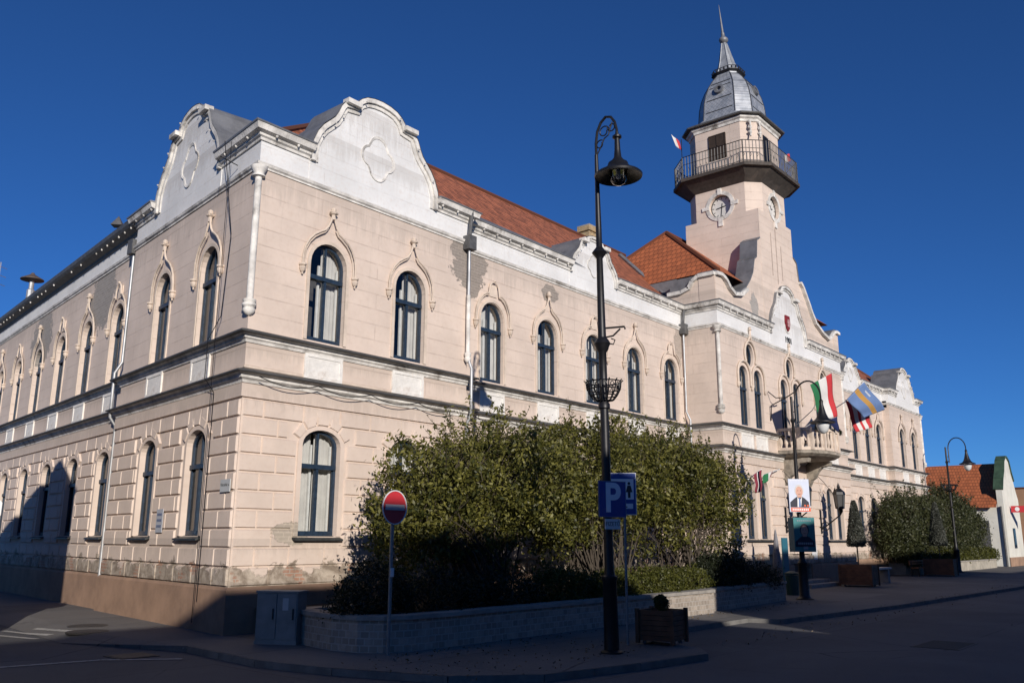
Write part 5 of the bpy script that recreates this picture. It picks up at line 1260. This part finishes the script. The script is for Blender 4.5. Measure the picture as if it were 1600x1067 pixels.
# smaller arched lamps
def lampB(label, loc, sc=1.0):
    r = empty('street_lamp', label, 'street lamp', loc, 0, 'arched bell lamps along the square'); r.scale = (sc, sc, sc)
    mb = MB(); mb.lathe([(.30, 0), (.30, .03), (.22, .06), (.17, .12), (.15, 1.15), (.17, 1.2), (.10, 1.3), (.085, 1.6), (.07, 3.9), (.05, 6.0), (.075, 6.05), (.09, 6.1), (.05, 6.18), (.045, 6.95)], (0, 0, 0), 12); mb.build('pole', m_black, r, smooth=True)
    mb = MB(); mb.tube([(0, -.14, 6.05), (0, -.14, 6.8)] + [(0, -.14-.46*(1-cos(t)), 6.85+.6*sin(t)) for t in [pi*k/14 for k in range(15)]] + [(0, -1.06, 6.5)], .03, 7)
    mb.tube([(0, 0, 6.1), (0, -.14, 6.15)], .02, 5); mb.tube([(0, 0, 6.4), (0, -.14, 6.4)], .015, 5); mb.build('arm', m_black, r)
    mb = MB(); mb.lathe([(.03, 6.75), (.07, 6.7), (.06, 6.6), (.09, 6.45), (.14, 6.25), (.20, 6.1), (.28, 6.02), (.42, 5.96), (.43, 5.92), (.24, 5.95), (0, 5.97)], (0, -1.06, 0), 22); mb.build('lamp_shade', m_black, r, smooth=True)
    mb = MB(); mb.lathe([(.20, 5.95), (.22, 5.85), (.17, 5.66), (.07, 5.56), (0, 5.55)], (0, -1.06, 0), 16); mb.build('lamp_glass', m_globe, r, smooth=True)
    mb = MB()
    for (z, R) in ((4.8, .42), (4.55, .30)): mb.tube([(R*cos(2*pi*k/20), R*sin(2*pi*k/20), z) for k in range(21)], .025, 5)
    for k in range(10):
        a = 2*pi*k/10; mb.tube([(.07*cos(a), .07*sin(a), 4.42), (.30*cos(a), .30*sin(a), 4.55), (.42*cos(a), .42*sin(a), 4.82)], .022, 4)
    if sc > 1.05: mb.build('flower_basket', m_black, r)
    return r
lampB('black arched lamp carrying two campaign posters, before the stone balcony', (19.25, -4.56, 0), 1.0)
lampB('distant black arched lamp between the far evergreen and the wooden planters', (51.6, -1.75, 0), 1.15)

# posters on the second lamp
def poster(label, loc, w_, h_, kind):
    r = empty('campaign_poster', label, 'poster', loc, radians(0), 'campaign posters on the arched lamp'); r.rotation_euler = (0, 0, radians(-38))
    m_bg = m_poster if kind == 0 else m_teal
    mb = MB(); mb.box(-w_/2, w_/2, -.02, .0, 0, h_); mb.build('board', m_bg, r)
    mb = MB(); W = w_
    z0 = h_*.14
    bust = [(-W*.46, z0), (W*.46, z0), (W*.44, z0+h_*.16), (W*.26, z0+h_*.27), (W*.1, z0+h_*.33), (-W*.1, z0+h_*.33), (-W*.26, z0+h_*.26), (-W*.46, z0+h_*.15)]
    mb.prism(bust, lambda a, b, d: (a, d, b), -.021, -.024); mb.build('suit', m_suit, r)
    mb = MB(); el = lambda cx, cz, rx, rz, n=20: [(cx+rx*cos(2*pi*k/n), cz+rz*sin(2*pi*k/n)) for k in range(n)]
    cz = h_*.62
    mb.prism(el(0, cz+.03, W*.215, h_*.185), lambda a, b, d: (a, d, b), -.0215, -.026); mb.build('hair', m_hair if kind == 0 else m_suit, r)
    mb = MB(); mb.prism(el(0, cz, W*.17, h_*.155), lambda a, b, d: (a, d, b), -.022, -.029); mb.prism([(-.08, h_*.44), (.08, h_*.44), (.08, h_*.5), (-.08, h_*.5)], lambda a, b, d: (a, d, b), -.022, -.027); mb.build('face', m_skin if kind == 0 else flat('poster_skin_dim', (.42, .26, .20)), r)
    mb = MB(); 
    for sx in (-1, 1): mb.prism(el(sx*W*.065, cz+.03, .022, .012, 8), lambda a, b, d: (a, d, b), -.0295, -.031)
    mb.prism([(-.05, cz-h_*.075), (.05, cz-h_*.075), (.04, cz-h_*.09), (-.04, cz-h_*.09)], lambda a, b, d: (a, d, b), -.0295, -.031); mb.build('features', flat('poster_dark', (.12, .05, .04)), r)
    if kind == 0:
        mb = MB(); mb.prism([(-W*.1, h_*.46), (0, h_*.34), (W*.12, h_*.46), (W*.05, h_*.15), (-W*.12, h_*.15)], lambda a, b, d: (a, d, b), -.0245, -.027); mb.build('shirt', m_swhite, r)
        mb = MB(); mb.prism([(-W*.03, h_*.42), (W*.03, h_*.42), (W*.05, h_*.15), (-W*.06, h_*.15)], lambda a, b, d: (a, d, b), -.0275, -.029); mb.build('tie', m_fblue, r)
        mb = MB(); mb.box(-W*.44, W*.5, -.035, -.0295, .02, h_*.13); mb.build('name_band', m_orange, r)
        mb = MB()
        for k in range(9): mb.box(-W*.38+k*W*.09, -W*.38+k*W*.09+W*.06, -.038, -.0352, h_*.045, h_*.105)
        for k in range(11): mb.box(-W*.4+k*W*.075, -W*.4+k*W*.075+W*.05, -.0235, -.021, h_*.945, h_*.965)
        mb.build('print', m_swhite, r)
        mb = MB(); mb.box(W*.2, W*.28, -.03, -.0247, h_*.17, h_*.22); mb.build('party_mark', m_orange, r); mb = MB(); mb.box(W*.34, W*.42, -.03, -.0247, h_*.17, h_*.22); mb.build('party_mark', m_orange, r)
    else:
        mb = MB()
        for k in range(8): mb.box(-W*.34+k*W*.09, -W*.34+k*W*.09+W*.06, -.038, -.030, h_*.21, h_*.27)
        for k in range(7): mb.box(-W*.34+k*W*.1, -W*.34+k*W*.1+W*.07, -.038, -.030, h_*.90, h_*.93)
        mb.box(-W*.1, W*.12, -.036, -.030, h_*.06, h_*.15); mb.build('print', flat('print_grey', (.25, .28, .32)), r)
        mb = MB(); mb.box(-w_/2, w_/2+.02, .001, .35, -.01, h_+.01); mb.build('box_body', m_tealbox, r)
poster('smiling grey haired candidate in suit on pale blue poster, upper of two on the lamp', (19.00, -4.70, 2.90), .78, 1.12, 0)
poster('dark teal poster box with a dark haired candidate, lower of two on the lamp', (18.98, -4.80, 1.58), .78, 1.12, 1)

# ------------------------------------------------------------------ signs
YS = radians(-35)   # signs face the street corner
r = empty('no_entry_sign', 'round red no entry sign with white bar on a grey post', 'road sign', (.11, -4.87, 0)); 
mb = MB(); mb.tube([(0, 0, 0), (0, 0, 2.75)], .032, 10); mb.build('post', m_galv, r)
mb = MB(); mb.lathe([(.30, -.012), (.30, .0), (0, 0)], (0, 0, 0), 40); d = mb.build('disc', m_red, r); d.location = (0, -.04, 2.49); d.rotation_euler = (pi/2, 0, 0)
mb = MB(); ring(mb, [(.30*cos(2*pi*k/40), .30*sin(2*pi*k/40)) for k in range(40)], [(.283*cos(2*pi*k/40), .283*sin(2*pi*k/40)) for k in range(40)], -.055, -.03); d2 = mb.build('rim', m_swhite, r); d2.location = (0, 0, 2.49)
mb = MB(); mb.box(-.235, .235, -.058, -.0525, 2.44, 2.54); mb.build('bar', flat('dull_white', (.46, .46, .47)), r)  # bar in a duller white than the rim
mb = MB(); mb.box(-.038, .038, -.04, -.03, 1.30, 1.45); mb.build('sticker', m_swhite, r)
for nm_ in ('disc', 'rim', 'bar'): pass
r.rotation_euler = (0, 0, radians(2))

r = empty('parking_sign', 'square blue P parking sign with FIZETŐ plate beneath, clamped to the tall lamp', 'road sign', (2.77, -7.74, 0)); r.rotation_euler = (0, 0, radians(-17))
mb = MB(); mb.box(-.315, .315, -.03, -.01, 2.34, 2.98); b_ = mb.build('board', m_blue, r)
mb = MB(); ring(mb, [(-.315, 2.34), (-.315, 2.98), (.315, 2.98), (.315, 2.34)], [(-.305, 2.35), (-.305, 2.97), (.305, 2.97), (.305, 2.35)], -.034, -.009); mb.build('rim', flat('rim_dark', (.2, .22, .3)), r)
text('P', .72, flat('p_grey', (.74, .76, .80)), (.0, -.033, 2.66), (pi/2, 0, 0), r, 'letter_p', .002, bold=.018)
mb = MB(); mb.box(-.17, .17, -.03, -.01, 2.13, 2.31); mb.build('plate', flat('plate_white', (.66, .70, .70)), r)
text('FIZETŐ', .105, m_ink, (0, -.033, 2.22), (pi/2, 0, 0), r, 'lettering', .001)
mb = MB(); mb.box(-.06, .06, -.012, .14, 2.5, 2.56); mb.box(-.06, .06, -.012, .14, 2.8, 2.86); mb.build('clamp', m_galv, r)

r = empty('parking_sign', 'white bordered blue sign with disabled and family parking symbols, half behind the P sign', 'road sign', (4.19, -7.1, 0)); r.rotation_euler = (0, 0, radians(-58))
mb = MB(); mb.tube([(0, 0, 0), (0, 0, 3.2)], .028, 10); mb.build('post', m_galv, r)
mb = MB(); mb.box(-.42, .24, -.05, -.03, 2.42, 3.24); mb.build('board', m_swhite, r)
mb = MB(); mb.box(-.405, .225, -.054, -.0505, 2.435, 3.225); mb.build('face', m_blue, r)
mb = MB(); mb.box(-.39, .19, -.058, -.0545, 2.72, 3.12); mb.box(-.02, .17, -.058, -.0545, 2.54, 2.64); mb.build('symbol_panel', m_swhite, r)
mb = MB(); el = lambda cx, cz, rx, rz, n=16: [(cx+rx*cos(2*pi*k/n), cz+rz*sin(2*pi*k/n)) for k in range(n)]
f_ = lambda a, b, d: (a, d, b)
mb.prism(el(.10, 3.03, .026, .028), f_, -.0585, -.061); mb.prism([(.07, 2.99), (.13, 2.99), (.165, 2.86), (.125, 2.86), (.125, 2.75), (.075, 2.75), (.075, 2.86), (.035, 2.86)], f_, -.0585, -.061)
ring(mb, el(-.06, 2.85, .075, .085, 20), el(-.06, 2.85, .05, .06, 20), -.061, -.0585); mb.prism(el(-.07, 3.02, .022, .024), f_, -.0585, -.061)
mb.box(.0, .06, -.061, -.0585, 2.565, 2.585); mb.build('pictogram', m_ink, r)

# white board at the very left edge, on the side street
r = empty('road_sign', 'back of a white octagonal sign at the left edge of the view', 'road sign', (-3.62, 3.35, KROAD)); r.rotation_euler = (0, 0, radians(-40))
mb = MB(); mb.tube([(0, .02, 0), (0, .02, 2.9)], .03, 8); mb.build('post', m_galv, r)
mb = MB(); mb.prism([(.33*cos(pi/8+k*pi/4), 2.62+.33*sin(pi/8+k*pi/4)) for k in range(8)], f_, -.02, -.04); mb.build('board', m_swhite, r)

# ------------------------------------------------------------------ street furniture
r = empty('utility_cabinet', 'weathered grey utility cabinet against the corner of the town hall', 'cabinet', (-.10, -2.05, 0)); r.rotation_euler = (0, 0, radians(-62))
mb = MB(); mb.box(-.43, .43, -.20, .20, .0, .06); mb.box(-.42, .42, -.19, .19, .06, .93); mb.build('body', m_cab, r)
mb = MB(); mb.box(-.44, .44, -.21, .21, .933, .97); mb.build('lid', m_cab, r)
for sx, x0_, x1_ in ((-1, -.40, -.01), (1, .01, .40)):
    mb = MB(); mb.box(x0_, x1_, -.205, -.192, .10, .91); d = mb.build('door', m_cab, r)
    mb = MB(); mb.box(x1_-.07, x1_-.045, -.222, -.206, .45, .65) ; mb.build('handle', m_black, d)
mb = MB(); mb.box(.12, .24, -.209, -.2055, .62, .84); mb.build('sticker', flat('sticker_pale', (.45, .46, .45)), r)

def planter_box(label, loc, rz, W, H, kind, grp=None):
    r = empty('planter_box', label, 'planter box', loc, rz, grp)
    mb = MB(); h2 = W/2
    for k in range(6):
        z0 = .08+k*(H-.08)/6; z1 = z0+(H-.08)/6-.008
        mb.box(-h2, h2, -h2, -h2+.03, z0, z1); mb.box(-h2, h2, h2-.03, h2, z0, z1); mb.box(-h2, -h2+.03, -h2+.031, h2-.031, z0, z1); mb.box(h2-.03, h2, -h2+.031, h2-.031, z0, z1)
    mb.build('slatted_sides', m_wood, r)
    for sx in (-1, 1):
        for sy in (-1, 1):
            mb = MB(); mb.box(sx*(h2+.005)-.035, sx*(h2+.005)+.035, sy*(h2+.005)-.035, sy*(h2+.005)+.035, .03, H+.02); mb.build('corner_post', m_wood, r)
    mb = MB(); mb.box(-h2+.035, h2-.035, -h2+.035, h2-.035, .1, H-.06); mb.build('soil_fill', m_soil, r)
    for sx in (-1, 1):
        for sy in (-1, 1):
            mb = MB(); mb.lathe([(.0, 0), (.04, .01), (.04, .07), (0, .08)], (sx*h2*.6, sy*h2*.8, 0), 8); mb.build('foot', m_galv, r)
    return r
def topiary(label, loc, kind, H, W, grp=None):
    r = empty('topiary', label, 'topiary', loc, 0, grp)
    if kind == 'ball':
        P, Nn = clump_cloud((0, 0, .20), (.125, .125, .15), 260, 30, .02, None, .6); o = bpy.data.objects.new('foliage', leaf_mesh('foliage', P, Nn, .038, m_hedge2))
        st = [(0, 0, -.05), (0, 0, .1)]
    else:
        P = []; Nn = []
        for _ in range(9000):
            t = rng.uniform(0, 1)**.75; z = .85+(1-t)*(H-.85)+0; a = rng.uniform(0, 2*pi); R = W*(.14+.86*t**.8)*rng.uniform(.85, 1.03)
            if t > .93: R *= rng.uniform(.2, 1)
            P.append((R*cos(a), R*sin(a), z)); Nn.append((cos(a), sin(a), .2))
        P = np.array(P); Nn = np.array(Nn); o = bpy.data.objects.new('foliage', leaf_mesh('foliage', P, Nn, .10, m_cone)); st = [(0, 0, -.05), (.02, 0, .5), (0, 0, 1.2)]
    COL.objects.link(o); o.parent = r; mb = MB(); mb.tube(st, .03, 7); mb.build('trunk', m_bark, r)
planter_box('dark wooden planter box with a small round bush, right of the parking signs', (4.80, -7.50, 0), radians(8), .70, .64, 0)
topiary('small round clipped bush in the planter box beside the parking signs', (4.80, -7.50, .58), 'ball', .4, .2)
planter_box('large brown wooden planter with a tall cone, nearer the lamp with posters', (29.4, -3.0, 0), radians(5), 1.32, .92, 1, 'large wooden planters on the square')
topiary('cone shaped topiary in the nearer large planter, lower half in shade', (29.4, -3.0, .85), 'cone', 2.85, .42, 'cone topiaries')
planter_box('large brown wooden planter with a grey cone, before the far evergreen', (44.6, -2.5, 0), radians(5), 1.5, .95, 1, 'large wooden planters on the square')
topiary('greyish cone shaped topiary in the farther large planter, before the evergreen shrub', (44.6, -2.5, .85), 'cone', 3.3, .50, 'cone topiaries')
# parasol, bin, banner
r = empty('closed_parasol', 'closed grey parasol standing by the wall left of the poster lamp', 'parasol', (21.8, -2.55, 0))
mb = MB(); mb.tube([(0, 0, 0), (0, 0, 2.3)], .02, 6); mb.lathe([(.25, 0), (.25, .05), (.04, .08)], (0, 0, 0), 14); mb.build('pole', m_galv, r)
mb = MB(); mb.lathe([(.15, .95), (.16, 1.1), (.13, 1.5), (.11, 1.55), (.09, 1.9), (.03, 2.3), (0, 2.38)], (0, 0, 0), 9); mb.build('canopy', m_cloth, r)
r = empty('litter_bin', 'dark green litter bin left of the lamp with posters', 'bin', (21.3, -3.3, 0))
mb = MB(); mb.lathe([(.22, 0), (.24, .7), (.0, .7)], (0, 0, 0), 14); mb.build('body', m_bin, r); mb = MB(); mb.lathe([(.26, .72), (.26, .78), (.1, .84), (0, .84)], (0, 0, 0), 14); mb.build('lid', m_bin, r)
r = empty('information_board', 'narrow blue upright board by the wall behind the poster lamp', 'information board', (23.9, -2.0, 0)); mb = MB(); mb.box(-.25, .25, -.03, .03, .25, 2.05); mb.build('board', m_tealbox, r); mb = MB(); mb.box(-.25, -.21, -.02, .02, 0, .25); mb.box(.21, .25, -.02, .02, 0, .25); mb.build('leg', m_galv, r)
# benches on the right
r = empty('park_bench', 'wooden slat bench backed by the far planter wall', 'bench', (44.0, -1.45, 0)); 
mb = MB()
for k in range(3): mb.box(-1.6, 2.2, -.42+k*.13, -.31+k*.13, .44, .48)
mb.build('seat', m_bench, r); mb = MB()
for z in (.62, .76): mb.box(-1.6, 2.2, .02, .05, z, z+.11)
mb.build('backrest', m_bench, r)
for x in (-1.3, 1.9):
    mb = MB(); mb.box(x-.03, x+.03, -.40, .05, .38, .44); mb.box(x-.03, x+.03, -.40, -.35, 0, .38); mb.box(x-.03, x+.03, 0, .05, 0, .85); mb.build('leg', m_black, r)
r = empty('stone_bench', 'pale flat stone bench beside the nearer large planter', 'bench', (33.2, -2.6, 0)); mb = MB(); mb.box(-1.0, 1.3, -.25, .25, .62, .70); mb.build('seat', simple('pale_stone', (.55, .53, .49)), r); mb = MB(); mb.box(-.8, -.55, -.2, .2, 0, .62); mb.build('leg', m_slab, r); mb = MB(); mb.box(.85, 1.1, -.2, .2, 0, .62); mb.build('leg', m_slab, r)

# ------------------------------------------------------------------ flags
def flag_obj(name, label, corners, stripes, nu=24, nv=14, amp=.07, mats=None, pole=None, grp=None):
    """corners: 3D points A (hoist top) B (fly top) C (fly bottom) D (hoist bottom); stripes(s,t)->material index"""
    A, B, C2_, D = [Vector(c) for c in corners]; nrm = (B-A).cross(D-A).normalized(); r = empty(name, label, 'flag', tuple(A), 0, grp)
    mb = MB(); vs = []
    for j in range(nv+1):
        for i in range(nu+1):
            s_, t_ = i/nu, j/nv; p = (A.lerp(B, s_)).lerp(D.lerp(C2_, s_), t_); p = p + nrm*amp*sin(s_*7+t_*1.5)*(.3+s_) + Vector((0, 0, -1))*.04*sin(s_*5)*(t_); vs.append(p-A)
    fs = [(j*(nu+1)+i, j*(nu+1)+i+1, (j+1)*(nu+1)+i+1, (j+1)*(nu+1)+i) for j in range(nv) for i in range(nu)]
    mb.add(vs, fs)
    for k, (j, i) in enumerate([(j, i) for j in range(nv) for i in range(nu)]): mb.mi[k] = stripes((i+.5)/nu, (j+.5)/nv)
    o = mb.build('cloth', mats, r, recalc=False, smooth=False)
    o.data.polygons.foreach_set('use_smooth', [True]*len(o.data.polygons))
    sm = o.modifiers.new('th', 'SOLIDIFY'); sm.thickness = .008
    if pole:
        mb = MB(); mb.tube([Vector(p)-A for p in pole], .022, 7); mb.build('pole', m_swhite, r)
    return r
def at(px, py, dist):
    d = fw + RT*((px-800)/F_PX) - UP*((py-533.5)/F_PX); return CAMPOS + d*dist
def aty(px, py, Y):
    d = fw + RT*((px-800)/F_PX) - UP*((py-533.5)/F_PX); return CAMPOS + d*((Y-CAMPOS.y)/d.y)
# flag positions below are real points in front of the balcony (y about -3.5)
FA = [tuple(aty(*p, y)) for p, y in (((1266, 601), -3.6), ((1299, 583), -3.9), ((1307, 652), -3.9), ((1283, 657), -3.6))]
flag_obj('national_flag', 'green white red flag hanging in front of the balcony window', [FA[0], FA[3], FA[2], FA[1]], lambda s_, t_: 0 if t_ < .36 else (1 if t_ < .68 else 2), mats=[m_green, m_fwhite, m_fred], amp=.05,
         pole=[(27.4, -1.3, 6.9), tuple(aty(1270, 640, -2.6)), tuple(aty(1300, 581, -3.95))], grp='flags over the balcony')
FA = [tuple(aty(*p, y)) for p, y in (((1350, 597), -4.4), ((1384, 640), -4.6), ((1352, 654), -4.2), ((1324, 624), -4.0))]
flag_obj('regional_flag', 'pale blue flag with a gold stripe flying right of the balcony', FA, lambda s_, t_: 1 if (.36 < t_ < .56) else (2 if (.12 < t_ < .24 and .20 < s_ < .42) else 0), mats=[m_fblue, m_gold, flat('flag_silver', (.5, .52, .55))], amp=.05,
         pole=[(28.3, -1.3, 6.9), tuple(aty(1320, 628, -3.6)), tuple(aty(1350, 596, -4.4))], grp='flags over the balcony')
FA = [tuple(aty(*p, y)) for p, y in (((1319, 623), -3.7), ((1362, 668), -4.1), ((1336, 675), -3.8), ((1336, 675), -3.8))]
FA = [tuple(aty(*p, y)) for p, y in (((1320, 624), -3.5), ((1358, 645), -3.9), ((1362, 669), -3.9), ((1337, 675), -3.5))]
flag_obj('striped_flag', 'red and white striped flag hanging below the pale blue flag', [FA[0], FA[3], FA[2], FA[1]], lambda s_, t_: int(t_*5) % 2, mats=[m_fred, m_fwhite], amp=.04, grp='flags over the balcony')
FA = [tuple(aty(*p, -3.2)) for p in ((1308, 651), (1311, 676), (1297, 662), (1297, 655))]
flag_obj('navy_flag', 'small dark navy flag hanging between the two large flags', FA, lambda s_, t_: 0, nu=8, nv=6, mats=[m_navy], amp=.03, pole=[(28.0, -1.3, 5.9), FA[0]], grp='flags over the balcony')
FA = [tuple(aty(*p, -2.6)) for p in ((1190, 733), (1190, 768), (1181, 772), (1178, 741))]
flag_obj('maroon_flag', 'maroon flag with white stripe on a slanting pole at the ground floor windows', FA, lambda s_, t_: 1 if .45 < t_ < .6 else 0, nu=10, nv=8, mats=[m_maroon, m_fwhite], amp=.03, pole=[tuple(aty(1160, 755, -2.2)), tuple(aty(1190, 733, -2.6))], grp='small flags at the ground floor')
FA = [tuple(aty(*p, -2.6)) for p in ((1208, 736), (1206, 745), (1192, 755), (1192, 742))]
flag_obj('tricolour_flag', 'small green white red flag under the balcony bracket', [FA[3], FA[0], FA[1], FA[2]], lambda s_, t_: 0 if s_ < .5 else (1 if s_ < .8 else 2), nu=10, nv=6, mats=[m_green, m_fwhite, m_fred], amp=.03, pole=[tuple(aty(1192, 742, -2.6)), tuple(aty(1218, 733, -1.4))], grp='small flags at the ground floor')
for (c, s_, lab) in ((ra[0], -1, 'small red and white flag on the left corner of the tower balcony'), (ra[4], 1, 'small red and white flag on the right corner of the tower balcony')):
    x, y = c[0], c[1]; z = ZB1+2.1
    dx, dy = RT.x*s_, RT.y*s_
    if s_ < 0: co = [(x-.35, y+.35, z+.25), (x-.05, y+.05, z-.15), (x+.02, y, z-.6), (x-.2, y+.2, z-.35)]
    else: co = [(x, y, z+.05), (x+.2, y-.22, z+.12), (x+.22, y-.24, z-.3), (x, y, z-.35)]
    flag_obj('tower_flag', lab, co, lambda a, b: 0 if a > .5 else 1, nu=8, nv=6, mats=[m_fred, m_fwhite], amp=.04, grp='small flags on the tower balcony')

# ------------------------------------------------------------------ house and buildings on the right
HX0, HX1, HY = 68.9, 74.9, -1.5
r = empty('white_house', 'white gabled house with orange tiled roof and green scrolled coping', 'house', (HX0, HY, 0)); O = Vector((HX0, HY, 0))
def hp(x, y, z): return (x-HX0, y-HY, z)
mb = MB(); eave = 4.9; W_ = HX1-HX0
prof = [(0, 0), (W_, 0), (W_, 4.9), (W_*1.0, 5.4), (W_*.92, 5.9), (W_*.80, 6.9), (W_*.70, 7.6), (W_*.62, 8.5), (W_*.5, 8.8), (W_*.42, 8.8), (W_*.30, 8.4), (W_*.22, 7.6), (W_*.10, 6.9), (0, 6.0), (0, 4.9)]
mb.prism(prof, lambda a, b, d: (a, d, b), 0, .45); mb.obox((.02, .45, 0), (W_-.04, 0, 0), (0, 24, 0), (0, 0, eave)); mb.build('wall', m_ghouse, r)
mb = MB(); coping(mb, prof[5:14][::-1], lambda a, b, d: (a, d, b), .12, -.10, .62); mb.build('coping', m_greenmetal, r)
mb = MB(); roofplane(mb, [(-.5, 24.4, eave-.3), (-.5, .45, eave-.3), (W_/2, .45, 8.35), (W_/2, 24.4, 8.35)]); roofplane(mb, [(W_+.4, .45, eave-.3), (W_+.4, 24.4, eave-.3), (W_/2, 24.4, 8.35), (W_/2, .45, 8.35)]); mb.build('roof', m_tile2, r, recalc=False)
mb = MB(); mb.box(-.03, W_+.04, -.05, 0, 0, .7); mb.build('plinth', m_plinth, r)
for x in (2.3,):
    mb = MB(); mb.box(x, x+.9, -.04, .02, 1.4, 3.0); wn = mb.build('window', m_frame, r); mb = MB(); mb.box(x+.08, x+.82, -.05, -.041, 1.48, 2.92); mb.build('pane', m_glass, wn)
mb = MB(); mb.box(-.02, .06, 1.2, 2.3, .6, 3.6); mb.build('side_door', m_pipebox, r)
mb = MB(); mb.tube([(-.12, .2, 0), (-.12, .2, 4.7)], .07, 8); mb.build('downpipe', m_pipebox, r)
r2 = empty('projecting_sign', 'red projecting shop sign with white emblem on the white house', 'shop sign', (71.0, -1.6, 4.5))
mb = MB(); mb.obox((0, 0, -.24), (0, -3.6, 0), (.14, 0, 0), (0, 0, .52)); mb.build('board', m_red, r2)
mb = MB(); mb.lathe([(.17, -.004), (.17, .004), (0, .004)], (0, 0, 0), 16); e_ = mb.build('emblem', m_swhite, r2); e_.location = (-.01, -.45, .02); e_.rotation_euler = (0, pi/2, 0)
mb = MB(); mb.obox((-.012, -.52, -.06), (0, .06, .14), (0, .05, 0), (.006, 0, 0)); mb.build('emblem_notch', m_red, r2)
mb = MB()
for k in range(8): mb.obox((-.012, -1.0-k*.3, -.07), (0, -.2, 0), (.005, 0, 0), (0, 0, .14))
mb.build('lettering', m_swhite, r2)
r = empty('yellow_house', 'yellow house gable just above the orange tiled roof', 'house', (66, 16, 0))
mb = MB(); mb.prism([(0, 0), (9, 0), (9, 7), (4.5, 9.6), (0, 7)], lambda a, b, d: (a, d, b), 12, 22); mb.build('wall', m_ywall, r)
mb = MB(); coping(mb, [(-.3, 7), (4.5, 9.7)], lambda a, b, d: (a, d, b), .12, 11.7, 22); coping(mb, [(4.5, 9.7), (9.3, 7)], lambda a, b, d: (a, d, b), .12, 11.7, 22); rf = mb.build('roof', m_tile2, r)
mb = MB(); mb.box(2.0, 2.8, 14, 14.8, 8, 10.6); mb.build('chimney', m_chimney, rf)
r = empty('orange_building', 'low orange rendered building with grey gate at the right edge', 'building', (79, -2.5, 0))
mb = MB(); mb.prism([(0, 0), (0, 6.6), (6, 5.2), (14, 4.6), (14, 0)][::-1], lambda a, b, d: (a, d, b), 0, 12); mb.build('wall', m_orangewall, r)
mb = MB(); coping(mb, [(-.1, 6.6), (6, 5.2), (14.2, 4.6)], lambda a, b, d: (a, d, b), .1, -.2, 12); mb.build('roof', m_tile, r)
mb = MB(); mb.box(2.2, 5.6, -.05, .0, 0, 2.9); mb.build('gate', m_cab, r)
mb = MB(); mb.box(-.05, 13, -.04, 0, 0, .5); mb.build('plinth', m_plinth, r)
mb = MB(); mb.tube([(83, -8.5, 0), (83, -8.5, 8.2)], .07, 7); mb.tube([(83, -8.5, 8.2), (82.2, -9.4, 8.5)], .04, 6); mb.obox((81.7, -10.0, 8.45), (.3, .35, 0), (.5, -.4, 0), (0, 0, .12)); tag(mb.build('modern_street_lamp', m_swhite), 'thin pale modern street lamp at the far right edge', 'street lamp')

# ------------------------------------------------------------------ houses across the streets, behind the viewer (they throw the shade)
def row_house(label, x0, x1, y0, y1, eave, ridge, axis, wallm, roofm, wins=True, grp='houses across the street'):
    r = empty('row_house', label, 'house', (x0, y0, 0), 0, grp); w_, d_ = x1-x0, y1-y0
    mb = MB(); mb.box(0, w_, 0, d_, KROAD-.05, eave)
    if axis == 'x': mb.prism([(0, eave), (d_, eave), (d_/2, ridge)], lambda a, b, d: (d, a, b), 0.01, w_-.01)
    mb.build('wall', wallm, r)
    mb = MB()
    if axis == 'x':
        roofplane(mb, [(-.0, -.4, eave-.1), (w_, -.4, eave-.1), (w_, d_/2, ridge+.06), (0, d_/2, ridge+.06)]); roofplane(mb, [(w_, d_+.4, eave-.1), (0, d_+.4, eave-.1), (0, d_/2, ridge+.06), (w_, d_/2, ridge+.06)])
    mb.build('roof', roofm, r, recalc=False)
    k = 0
    for z in (1.2, 4.4):
        if z+2 > eave: continue
        x = 1.5
        while x < w_-1.5 and k < 30:
            mb = MB(); mb.box(x-.06, x+1.06, d_, d_+.05, z-.06, z+1.76); f = mb.build('window', m_frame, r); mb = MB(); mb.box(x, x+1, d_+.051, d_+.06, z, z+1.7); mb.build('pane', m_glass, f); x += 2.8; k += 1
    return r
# occluders: ridge near y = -27
RY = -27.0
row_house('two storey rendered house across the road, west of the narrow gap', -52, -8.6, -31, -23, 6.6, 10.15, 'x', m_houseA, m_tile)
r = empty('row_house', 'hipped end of the house across the road beside the gap', 'house', (-8.59, -31, 0), 0, 'houses across the street')
mb = MB(); mb.box(0, 9.44, 0, 8, KROAD-.05, 4.72); mb.build('wall', m_houseA, r)
mb = MB(); mb.add([(0, 8.3, 4.6), (9.4, 8.3, 4.6), (9.4, -.3, 4.6), (0, -.3, 4.6), (0, 4, 10.15), (.01, 4, 10.15)], [(0, 1, 4), (1, 2, 4), (2, 3, 4), (0, 4, 3)]); mb.build('roof', m_tile, r)
row_house('long two storey house across the road, east of the narrow gap', .86, 37, -31, -23, 6.8, 10.1, 'x', m_ghouse, m_tile)
row_house('lower house across the road at the far end of the row', 37.02, 75, -31, -24, 5.2, 7.9, 'x', m_ywall, m_tile2)
# gabled house across the side street
r = empty('side_street_house', 'gabled house across the side street whose shadow falls on the side wall', 'house', (-5.6, .3, 0))
gp = [(0, KROAD-.05), (0, 7.2), (1.7, 8.45), (3.2, 7.40), (5.7, 6.30), (16, 6.1), (16, KROAD-.05)]
mb = MB(); mb.prism(gp, lambda a, b, d: (d, a, b), -7, 0); mb.build('wall', m_houseA, r)
mb = MB(); coping(mb, gp[1:6], lambda a, b, d: (d, a, b), .08, -7.1, .1); mb.build('roof', m_tile, r)
for y in (1.4, 4.4, 8.5, 12):
    for z in (1.3, 4.3):
        mb = MB(); mb.box(0, .04, y, y+1.1, z, z+1.6); f = mb.build('window', m_frame, r); mb = MB(); mb.box(.041, .05, y+.07, y+1.03, z+.07, z+1.53); mb.build('pane', m_glass, f)
